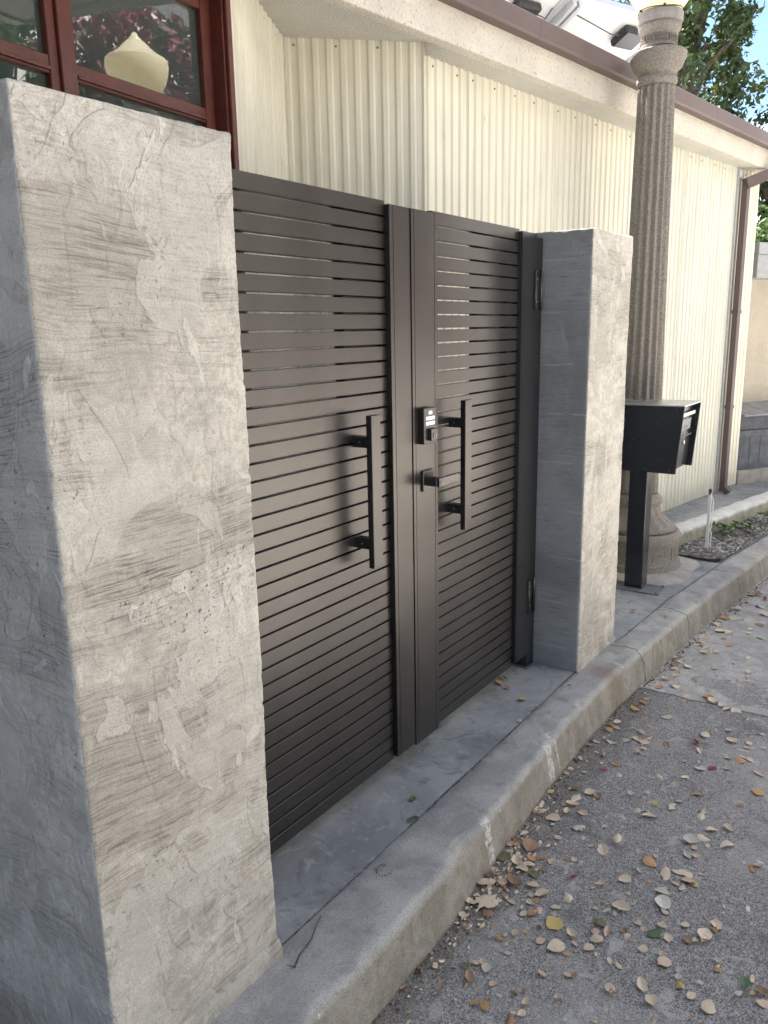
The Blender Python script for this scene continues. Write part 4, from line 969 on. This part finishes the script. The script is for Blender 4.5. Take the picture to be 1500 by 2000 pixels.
tree('garden_hedge', 'clipped green bush above the grey ledge at the right edge', (8.4, .55, 0), 2.6, (0, 0, 2.1), (.8, .7, .75), 60, 6500, .035, FO3, 25, cat='bush', trunk_r=.05)
# low strawberry-like plants in the bed
def weed(x, y, n, R, label, seed, red=False):
    g = np.random.default_rng(seed); T = thing('bed_plant', label, 'plant', (x, y, .015), 0, 'low plants in the gravel bed')
    me = leafmesh('plain', 5)
    for i in range(n):
        a = g.uniform(0, 6.28); r = R*g.random()**.6; h = .03+.05*g.random()
        o = obj('leaf', me, FO5 if i % 3 else FO3, T); s = .035+.03*g.random(); o.scale = (s, s*1.1, s)
        o.location = (r*math.cos(a), r*math.sin(a), h); o.rotation_euler = (g.uniform(-.5, .5), g.uniform(-.6, .3), a)
        V, F = tube([(0, 0, 0), (r*.5*math.cos(a), r*.5*math.sin(a), h*.8), (r*math.cos(a), r*math.sin(a), h)], .0015, 4); obj('stem', mesh('stem', V, F), FO3, T)
    if red:
        o = obj('flower', me, LEAFM['r'], T); o.scale = (.035, .035, .035); o.location = (-.09, -.02, .03)
FO5 = m_foliage('weed_leaf', (.035,.075,.030), (.075,.14,.055), 20)
def leafmesh(kind, seed):
    """unit-length curled leaf: 7 stations x 5 across (48 triangles)"""
    g = np.random.default_rng(seed); ns = 7; V = []
    fold = g.uniform(-.25, .60); curl = g.uniform(-.5, .9); tw = g.uniform(-.5, .5); wd = g.uniform(.30, .46)
    if kind == 'flat': fold *= .4; curl *= .3
    if kind == 'curled': fold = g.uniform(.5, .9); curl = g.uniform(.4, .9)
    if kind == 'plain': wd = .45
    for i in range(ns):
        t_ = i/(ns-1); w_ = wd*(math.sin(math.pi*min(1, max(0, .04+.93*t_**.85)))**.75)
        if kind == 'lobed': w_ = (.10, .42, .26, .60, .30, .36, .03)[i]
        if kind == 'torn': w_ *= 1-.45*g.random()
        x = t_-.5
        for s in (-1, -.5, 0, .5, 1):
            j = g.normal()*.02
            V.append((x + (.10*abs(s) if kind == 'lobed' else 0) + j*.5, s*w_+j, fold*abs(s)*w_ + curl*(x*x)*1.0 + tw*s*w_*x*.8 + g.normal()*.018))
    F = [(i*5+k, (i+1)*5+k, (i+1)*5+k+1, i*5+k+1) for i in range(ns-1) for k in range(4)]
    V = np.array(V); V[:, 2] -= V[:, 2].min()
    n0 = len(V); V = np.concatenate([V, [[-.47, -.012, V[2, 2]], [-.47, .012, V[2, 2]], [-.74, .03, V[2, 2]+.03]]]); F.append((n0, n0+1, n0+2))
    return mesh('leaf', V, F, True)
weed(3.78, -.30, 12, .15, 'larger clump of low green leaves by the mossy edge of the bed', 1)
weed(3.92, -.43, 10, .12, 'small green plant with one red flower in the gravel bed', 2, True)
weed(4.35, -.50, 8, .10, 'small green plant at the far end of the gravel bed', 3)

# ================================================================== across the street (seen in the window glass, and lighting the gate; added light blockers out of view)
def house(x0, x1, y0, y1, h, label, mat, seed, gable=False):
    H = thing('house', label, 'house', (0, 0, 0))
    wl = box('wall', x0, x1, y0, y1, ROAD_Z-.1, h, mat, H, .02)
    rf = hexa('roof', [(x0-.3,y0-.3,h+.002),(x1+.3,y0-.3,h+.002),(x1+.3,y1+.3,h+.002),(x0-.3,y1+.3,h+.002),(x0+.6,y0+1.2,h+1.1),(x1-.6,y0+1.2,h+1.1),(x1-.6,y1-1.2,h+1.1),(x0+.6,y1-1.2,h+1.1)], MAT['tile'], H, 0)
    k = 0; x = x0+.9
    while x < x1-1.4:
        for z in (1.0, 3.7):
            if z+1.4 > h: continue
            f = box('window', x, x+1.0, y1-.03, y1+.045, z, z+1.3, MAT['grey_paint'], H, .01)
            for a in (x+.06, x+.53): box('pane', a, a+.41, y1+.0455, y1+.052, z+.07, z+1.23, MAT['glass'], f, 0)
        x += 2.6
    box('door', x0+.25, x0+.8, y1-.02, y1+.05, ROAD_Z, 2.0, MAT['redwood'], H, .01)
    return H
for i_, (x_, y_, lb_) in enumerate(((-9.5, -7.4, 'unseen dark tree added across the street to cut bounced light, farthest left'), (-5.2, -8.0, 'unseen dark tree added across the street to cut bounced light, mid row'), (-1.4, -8.2, 'unseen dark tree added beside the white house to cut bounced light'))):
    tree('evergreen_tree', lb_, (x_, y_, ROAD_Z), 8, (0, 0, 3.6), (2.3, 1.8, 3.6), 120, 8000, .14, FO2, 41+i_, 'dark trees added across the street to cut bounced light', trunk_r=.2)  # dark row put in place of a bright facade to cut bounce
house(.8, 15.5, -14, -6.4, 7.2, 'larger white house across the street behind the bougainvillea', MAT['stucco_white'], 2)
house(19.5, 29, -15, -6.2, 7.6, 'tall pale house far down the street, mirrored in the window', MAT['stucco_white'], 3)
house(-12, -2.7, .3, 9, 9.5, 'unseen beige house added left of the near pillar to block light', MAT['stucco_beige'], 4)  # added out of view to darken the left-facing sides
tree('broadleaf_tree', 'dense unseen street tree added on the left to block sky light', (-5.2, -3.2, ROAD_Z), 10, (0, 0, 6.2), (2.1, 2.3, 4.2), 130, 9000, .16, FO2, 34, trunk_r=.2)  # crown added out of view to hold back sky light from the left
tree('bougainvillea', 'wide bougainvillea in magenta bloom across the street', (8.3, -5.6, ROAD_Z), 6, (0, 0, 3.8), (2.9, .6, 2.7), 150, 17000, .10, FO4, 31, cat='shrub', trunk_r=.09)
tree('bougainvillea', 'second magenta bougainvillea farther along the street', (17.0, -5.4, ROAD_Z), 4, (0, 0, 3.2), (2.4, 1.0, 2.6), 90, 8000, .11, FO4, 32, cat='shrub', trunk_r=.09)
tree('broadleaf_tree', 'round green tree across the street, mirrored in the left pane', (5.2, -5.4, ROAD_Z), 6, (0, 0, 4.0), (1.2, .7, 1.7), 90, 8000, .09, FO3, 33, trunk_r=.14)

# ================================================================== fallen leaves, each where it lies
LEAVES = "0.65,-0.557,1,23,m;0.638,-0.623,1,23,p;0.713,-0.746,1,34,t;0.754,-0.826,1,30,t;0.841,-0.859,1,42,w;0.874,-0.891,1,34,r;0.901,-0.939,1,27,p;0.928,-1.043,1,34,p;0.8,-1.065,1,43,o;0.668,-0.894,1,29,o;0.547,-0.694,1,25,g;0.583,-0.737,1,20,p;0.471,-0.52,1,33,k;0.41,-0.544,1,43,t;0.36,-0.527,1,25,p;0.324,-0.546,1,35,t;0.367,-0.55,1,42,t;0.347,-0.595,1,38,p;0.471,-0.573,1,33,t;0.464,-0.604,1,32,b;0.406,-0.455,1,26,y;0.28,-0.456,1,21,t;0.284,-0.478,1,27,t;0.259,-0.525,1,45,p;0.225,-0.539,1,20,g;0.265,-0.616,1,41,L;0.535,-0.784,1,28,y;0.462,-0.745,1,24,t;0.47,-0.772,1,21,w;0.446,-0.79,1,41,t;0.553,-0.834,1,28,t;0.535,-0.839,1,24,t;0.589,-0.849,1,21,g;0.547,-0.933,1,38,t;0.575,-0.937,1,28,p;0.685,-1.025,1,15,o;0.315,-0.682,1,20,p;0.216,-0.649,1,20,t;0.272,-0.739,1,36,t;0.172,-0.58,1,25,p;0.188,-0.679,1,20,p;0.192,-0.722,1,42,t;0.484,-0.98,1,33,t;0.521,-1.023,1,34,t;0.426,-0.969,1,36,t;0.388,-0.94,1,43,w;0.395,-0.989,1,16,t;0.358,-0.957,1,18,p;0.423,-1.041,1,42,t;0.31,-0.948,1,29,g;0.32,-0.97,1,24,p;0.254,-0.866,1,16,p;0.212,-0.864,1,41,o;0.155,-0.85,1,25,g;0.182,-0.917,1,46,t;0.218,-0.948,1,37,t;0.217,-0.975,1,25,t;0.244,-1.007,1,18,p;0.366,-1.124,1,19,o;0.344,-1.129,1,17,o;0.372,-1.142,1,25,p;0.398,-1.141,1,22,w;0.126,-0.886,1,15,o;0.095,-0.823,1,34,t;0.033,-0.77,1,27,t;0.156,-0.956,1,21,p;0.151,-0.972,1,27,p;0.185,-0.983,1,36,p;0.19,-0.999,1,30,y;0.041,-0.85,1,17,t;0.097,-0.931,1,36,g;0.096,-0.949,1,21,g;0.111,-0.962,1,11,t;0.054,-0.946,1,50,w;0.024,-0.96,1,23,t;-0.027,-0.855,1,47,t;-0.059,-0.845,1,16,p;-0.065,-0.825,1,22,g;-0.033,-0.806,1,12,y;-0.07,-0.793,1,15,p;-0.069,-0.71,1,36,t;0.016,-0.692,1,18,r;-0.129,-0.699,1,25,t;0.051,-0.611,1,28,p;0.085,-0.645,1,16,o;0.1,-0.663,1,19,t;0.058,-0.439,1,36,b;0.141,-0.457,1,19,y;0.13,-0.481,1,30,g;0.092,-0.461,1,27,k;0.084,-0.522,1,52,b;-0.011,-0.473,1,45,k;0.015,-0.485,1,26,g;-0.01,-0.519,1,38,t;0.029,-0.552,1,24,o;-0.003,-0.556,1,35,t;-0.03,-0.549,1,44,t;-0.033,-0.587,1,37,k;0.05,-0.574,1,26,b;0.001,-0.605,1,22,b;-0.079,-0.471,1,28,t;-0.112,-0.464,1,25,k;-0.149,-0.461,1,40,p;-0.165,-0.478,1,21,b;-0.139,-0.504,1,37,p;-0.117,-0.527,1,34,p;-0.086,-0.532,1,25,p;-0.104,-0.554,1,49,b;-0.082,-0.607,1,33,p;-0.1,-0.644,1,39,p;-0.119,-0.62,1,21,g;-0.131,-0.643,1,19,o;-0.154,-0.633,1,24,t;-0.203,-0.636,1,23,t;-0.185,-0.656,1,32,b;-0.169,-0.665,1,26,p;-0.193,-0.555,1,17,g;-0.219,-0.522,1,62,M;-0.258,-0.549,1,38,b;-0.246,-0.473,1,30,t;-0.304,-0.495,1,23,t;-0.164,-0.557,1,12,o;-0.178,-0.583,1,24,p;-0.331,-0.531,1,16,p;-0.326,-0.619,1,23,o;-0.284,-0.647,1,25,p;-0.264,-0.668,1,12,y;-0.231,-0.693,1,17,k;-0.192,-0.721,1,45,y;-0.203,-0.776,1,33,t;-0.27,-0.716,1,26,p;-0.271,-0.76,1,44,t;-0.23,-0.796,1,18,p;-0.275,-0.793,1,19,o;-0.225,-0.833,1,27,t;-0.183,-0.84,1,33,t;-0.159,-0.826,1,22,p;-0.142,-0.854,1,34,p;-0.126,-0.905,1,19,t;-0.113,-0.892,1,20,b;-0.075,-0.931,1,20,p;-0.037,-0.972,1,25,t;-0.073,-0.961,1,42,G;-0.073,-0.997,1,26,t;0.004,-1.022,1,21,t;0.048,-1.092,1,34,p;-0.005,-1.075,1,47,t;0.022,-1.095,1,25,o;-0.028,-1.078,1,30,p;-0.052,-1.041,1,25,b;-0.047,-1.061,1,16,t;-0.124,-0.824,1,34,k;-0.062,-0.913,1,17,p;-0.237,-0.893,1,19,t;-0.238,-0.918,1,20,t;-0.149,-0.953,1,24,t;-0.14,-0.999,1,22,p;-0.162,-1.013,1,37,p;-0.171,-1.052,1,18,g;-0.193,-1.057,1,20,g;-0.217,-1.066,1,23,y;-0.18,-1.106,1,13,w;-0.233,-1.098,1,25,t;-0.301,-1.021,1,30,t;-0.27,-0.988,1,36,t;-0.323,-0.925,1,23,t;-0.333,-0.932,1,18,b;-0.425,-0.828,1,19,p;-0.375,-0.766,1,21,p;-0.449,-0.752,1,16,b;-0.481,-0.772,1,20,t;-0.522,-0.759,1,17,t;-0.518,-0.776,1,22,t;-0.55,-0.759,1,39,b;-0.552,-0.669,1,23,o;-0.544,-0.692,1,24,o;-0.474,-0.676,1,21,p;-0.487,-0.616,1,39,b;-0.46,-0.59,1,21,k;-0.435,-0.609,1,21,p;-0.422,-0.622,1,20,p;-0.437,-0.64,1,29,g;-0.358,-0.662,1,17,g;-0.494,-0.704,1,14,g;-0.473,-0.734,1,18,k;-0.335,-0.832,1,23,b;-0.342,-0.821,1,16,p;-0.248,-1.142,1,32,t;-0.299,-1.115,1,15,o;-0.117,-1.197,1,35,G;-0.144,-1.221,1,14,y;-0.159,-1.249,1,32,p;-0.111,-1.133,1,21,o;-0.082,-1.124,1,16,g;-0.125,-1.239,1,30,b;-0.16,-1.192,1,18,w;1.002,-0.46,1,32,b;1.038,-0.477,1,29,t;0.951,-0.475,1,28,o;0.981,-0.496,1,27,p;0.877,-0.476,1,22,p;0.83,-0.465,1,26,p;0.796,-0.45,1,27,b;0.862,-0.516,1,37,g;0.907,-0.56,1,24,g;0.937,-0.587,1,27,t;0.999,-0.588,1,42,t;0.932,-0.623,1,37,p;0.968,-0.629,1,27,p;0.835,-0.63,1,30,p;0.878,-0.636,1,25,t;0.961,-0.701,1,26,b;0.976,-0.823,1,33,t;1.031,-0.794,1,27,r;1.123,-0.907,1,44,t;1.145,-0.966,1,28,t;1.097,-0.969,1,25,p;1.137,-1.02,1,23,w;0.707,-0.58,1,29,o;0.754,-0.493,1,17,t;0.59,-0.455,1,20,t;0.554,-0.453,1,19,p;0.595,-0.506,1,19,p;0.674,-0.462,1,29,t;1.116,-0.809,1,41,t;1.184,-0.836,1,21,t;1.204,-0.88,1,28,w;1.245,-0.994,1,31,t;1.024,-0.968,1,29,w;1.018,-0.993,1,29,t;0.99,-0.965,1,36,o;0.981,-0.925,1,26,w;0.892,-0.844,1,19,w;0.867,-0.794,1,19,t;1.194,-0.635,1,40,g;1.192,-0.502,1,37,o;1.229,-0.502,1,22,b;1.265,-0.513,1,37,o;1.316,-0.516,1,30,g;1.178,-0.554,1,18,o;1.434,-0.653,1,30,t;1.438,-0.768,1,43,t;1.468,-0.738,1,42,o;1.424,-0.806,1,44,w;1.398,-0.867,1,44,t;1.393,-0.83,1,37,w;1.812,-0.686,1,29,g;1.931,-0.75,1,23,g;1.795,-0.838,1,28,p;1.847,-0.832,1,32,t;1.766,-0.575,1,37,t;2.028,-0.797,1,30,t;1.98,-0.603,1,43,t;2.046,-0.591,1,35,t;2.021,-0.647,1,34,t;2.147,-0.681,1,33,o;2.333,-0.801,1,40,g;2.191,-0.553,1,59,p;2.121,-0.552,1,40,t;2.062,-0.567,1,31,o;1.632,-0.547,1,36,t;1.515,-0.587,1,39,t;1.465,-0.524,1,39,o;1.564,-0.527,1,36,t;1.743,-0.521,1,33,b;1.805,-0.524,1,29,t;1.701,-0.528,1,33,t;2.535,-0.576,1,48,o;2.562,-0.62,1,67,g;2.417,-0.562,1,38,t;2.324,-0.604,1,55,t;2.32,-0.644,1,46,t;2.23,-0.638,1,27,b;2.374,-0.731,1,32,t;2.436,-0.728,1,28,t;2.724,-0.75,1,58,t;3.05,-0.626,1,62,b;3.083,-0.649,1,52,b;2.903,-0.625,1,41,o;2.728,-0.595,1,40,t;2.753,-0.608,1,35,t;2.579,-0.696,1,57,g;2.538,-0.756,1,47,b;3.004,-0.701,1,41,r;2.863,-0.703,1,50,w;0.822,-0.04,0,39,o;0.874,-0.036,0,28,k;0.795,-0.089,0,26,b;0.734,-0.186,0,31,o;0.683,-0.262,0,22,b;0.563,-0.254,0,18,p;0.955,-0.294,0,15,k;-0.191,-0.258,0,31,G;-0.096,-0.195,0,23,G;1.984,-0.233,0,30,o;1.995,-0.396,0,24,o;2.262,-0.375,0,22,p"
SH_ = {k: [leafmesh(k, 100+i*7+j) for i in range(n)] for j, (k, n) in enumerate((('oval', 6), ('flat', 3), ('curled', 4), ('torn', 4), ('lobed', 2)))}
NM = {'t': ('pale tan', 'dry'), 'p': ('pinkish tan', 'dry'), 'b': ('dark brown', 'curled'), 'o': ('orange brown', 'dry'), 'y': ('yellow', 'fallen'), 'g': ('grey green', 'fallen'),
      'k': ('dark olive', 'shrivelled'), 'w': ('bleached whitish', 'dry'), 'm': ('magenta', 'fallen'), 'r': ('dark red', 'crumpled'), 'G': ('fresh green', 'fallen')}
g = np.random.default_rng(77)
rows = [q.split(',') for q in LEAVES.split(';')]
for x, y, on, mm, c in rows:
    x, y, ln = float(x), float(y), int(mm)/1000*1.15; road_ = on == '1'
    if road_: y = min(y, float(KY(x)) - .034)
    kind = 'lobed' if c in 'LM' else g.choice(['oval', 'oval', 'flat', 'curled', 'torn', 'oval']); me = SH_[kind][g.integers(len(SH_[kind]))]
    petal = c in 'mr'
    o = bpy.data.objects.new('petal' if petal else 'fallen_leaf', me)
    if not me.materials: me.materials.append(LEAFM['t'])
    COL.objects.link(o); o.material_slots[0].link = 'OBJECT'; o.material_slots[0].material = LEAFM[c]
    o.scale = (ln, ln*g.uniform(.75, 1.15), ln*g.uniform(.6, 1.15)); a = g.uniform(0, 6.28)
    flip = math.pi if (g.random() < .35 and kind != 'curled') else 0
    o.rotation_euler = (flip + g.uniform(-.22, .22), g.uniform(-.2, .2), a)
    zb = ROAD_Z + .003 if road_ else .004
    o.location = (x, y, zb + (ln*.12 if flip else .0005) + .0035*g.random())
    d0 = float(KY(x)) - y; sz = 'tiny ' if ln < .023 else ('large ' if ln > .042 else '')
    if not road_: w0 = 'on the doorstep slab' if x < 1.2 else 'on the pavement by the mailbox'
    elif x > 2.3: w0 = 'on the road past the mailbox'
    elif x > 1.41: w0 = 'on the pale concrete repair ' + ('next to the kerb' if d0 < .18 else 'out in the road')
    else:
        w0 = ('on asphalt before the near paint mark' if x < -.06 else 'on asphalt between the paint marks' if x < .50 else 'on asphalt past the far paint mark')
        w0 += ', at the kerb foot' if d0 < .09 else (', near the kerb' if d0 < .30 else ', far from the kerb')
    if c == 'M': lb = 'largest fallen leaf, pale tan and lobed, near the kerb in front'
    elif c == 'L': lb = 'pale green lobed leaf on the asphalt below the kerb paint marks'
    elif petal: lb = f'{NM[c][0]} bract petal {w0}'
    else: lb = f'{sz}{NM[c][0]} leaf {w0}'
    tag(o, lb, 'petal' if petal else 'leaf', (None if c in 'LM' else ((sz+NM[c][0] if not petal else NM[c][0])+(' petals ' if petal else ' leaves ')+w0)))
    if c in 'LM': o['group'] = 'lobed leaves on the road'
# crumbs of leaf too many to count
gg = np.random.default_rng(91); N = 560; V = []; F = []
for i in range(N):
    if i < 210: x = float(gg.normal(-.08, .22)); y = float(KY(x)) - .03 - abs(float(gg.normal(0, .07)))
    elif i < 360: x = float(gg.uniform(-.9, 3.4)); y = float(KY(x)) - .032 - float(gg.exponential(.03))
    else: x = float(gg.uniform(-.7, 2.6)); y = float(KY(x)) - .04 - float(gg.uniform(0, .85))
    s = .003 + .006*gg.random()**1.6; a = gg.uniform(0, 6.28); tx_, ty_ = gg.normal()*.35, gg.normal()*.35; o_ = len(V); m_ = 5
    for k in range(m_):
        t_ = a + 2*math.pi*k/m_; rr = s*gg.uniform(.5, 1.2); dx, dy = rr*math.cos(t_)*1.5, rr*math.sin(t_)*.9
        V.append((x+dx, y+dy, ROAD_Z + .006 + dx*tx_ + dy*ty_))
    F.append(tuple(range(o_, o_+m_)))
tag(obj('leaf_crumbs', mesh('leaf_crumbs', V, F), m_grit('leaf_crumb', ((.62,.49,.34), (.40,.26,.15), (.72,.63,.50)))), 'broken tan leaf crumbs strewn below the kerb', 'leaf litter', kind='stuff')
# twig on the kerb
V, F = join([tube([(-.83, -.338, .006), (-.80, -.325, .009), (-.745, -.318, .011), (-.70, -.296, .008), (-.665, -.283, .006)], [.0022, .002, .0017, .0014, .001], 6), tube([(-.83, -.338, .006), (-.838, -.322, .012)], [.0016, .0008], 5)])
tag(obj('twig', mesh('twig', V, F, True), MAT['bark']), 'thin bent brown twig lying on the kerb by the near pillar', 'twig')
g = np.random.default_rng(5); N = 60
P = np.stack([-.43+.022*np.cos(np.linspace(.3, 5.2, N))+.003*g.normal(size=N), -.315+.022*np.sin(np.linspace(.3, 5.2, N))+.003*g.normal(size=N), np.full(N, .006)], 1)
o = stones('catkin', P, .0012+.0012*g.random(N), FO5, 3); tag(o, 'small curled dry catkin on the kerb joint', 'catkin')
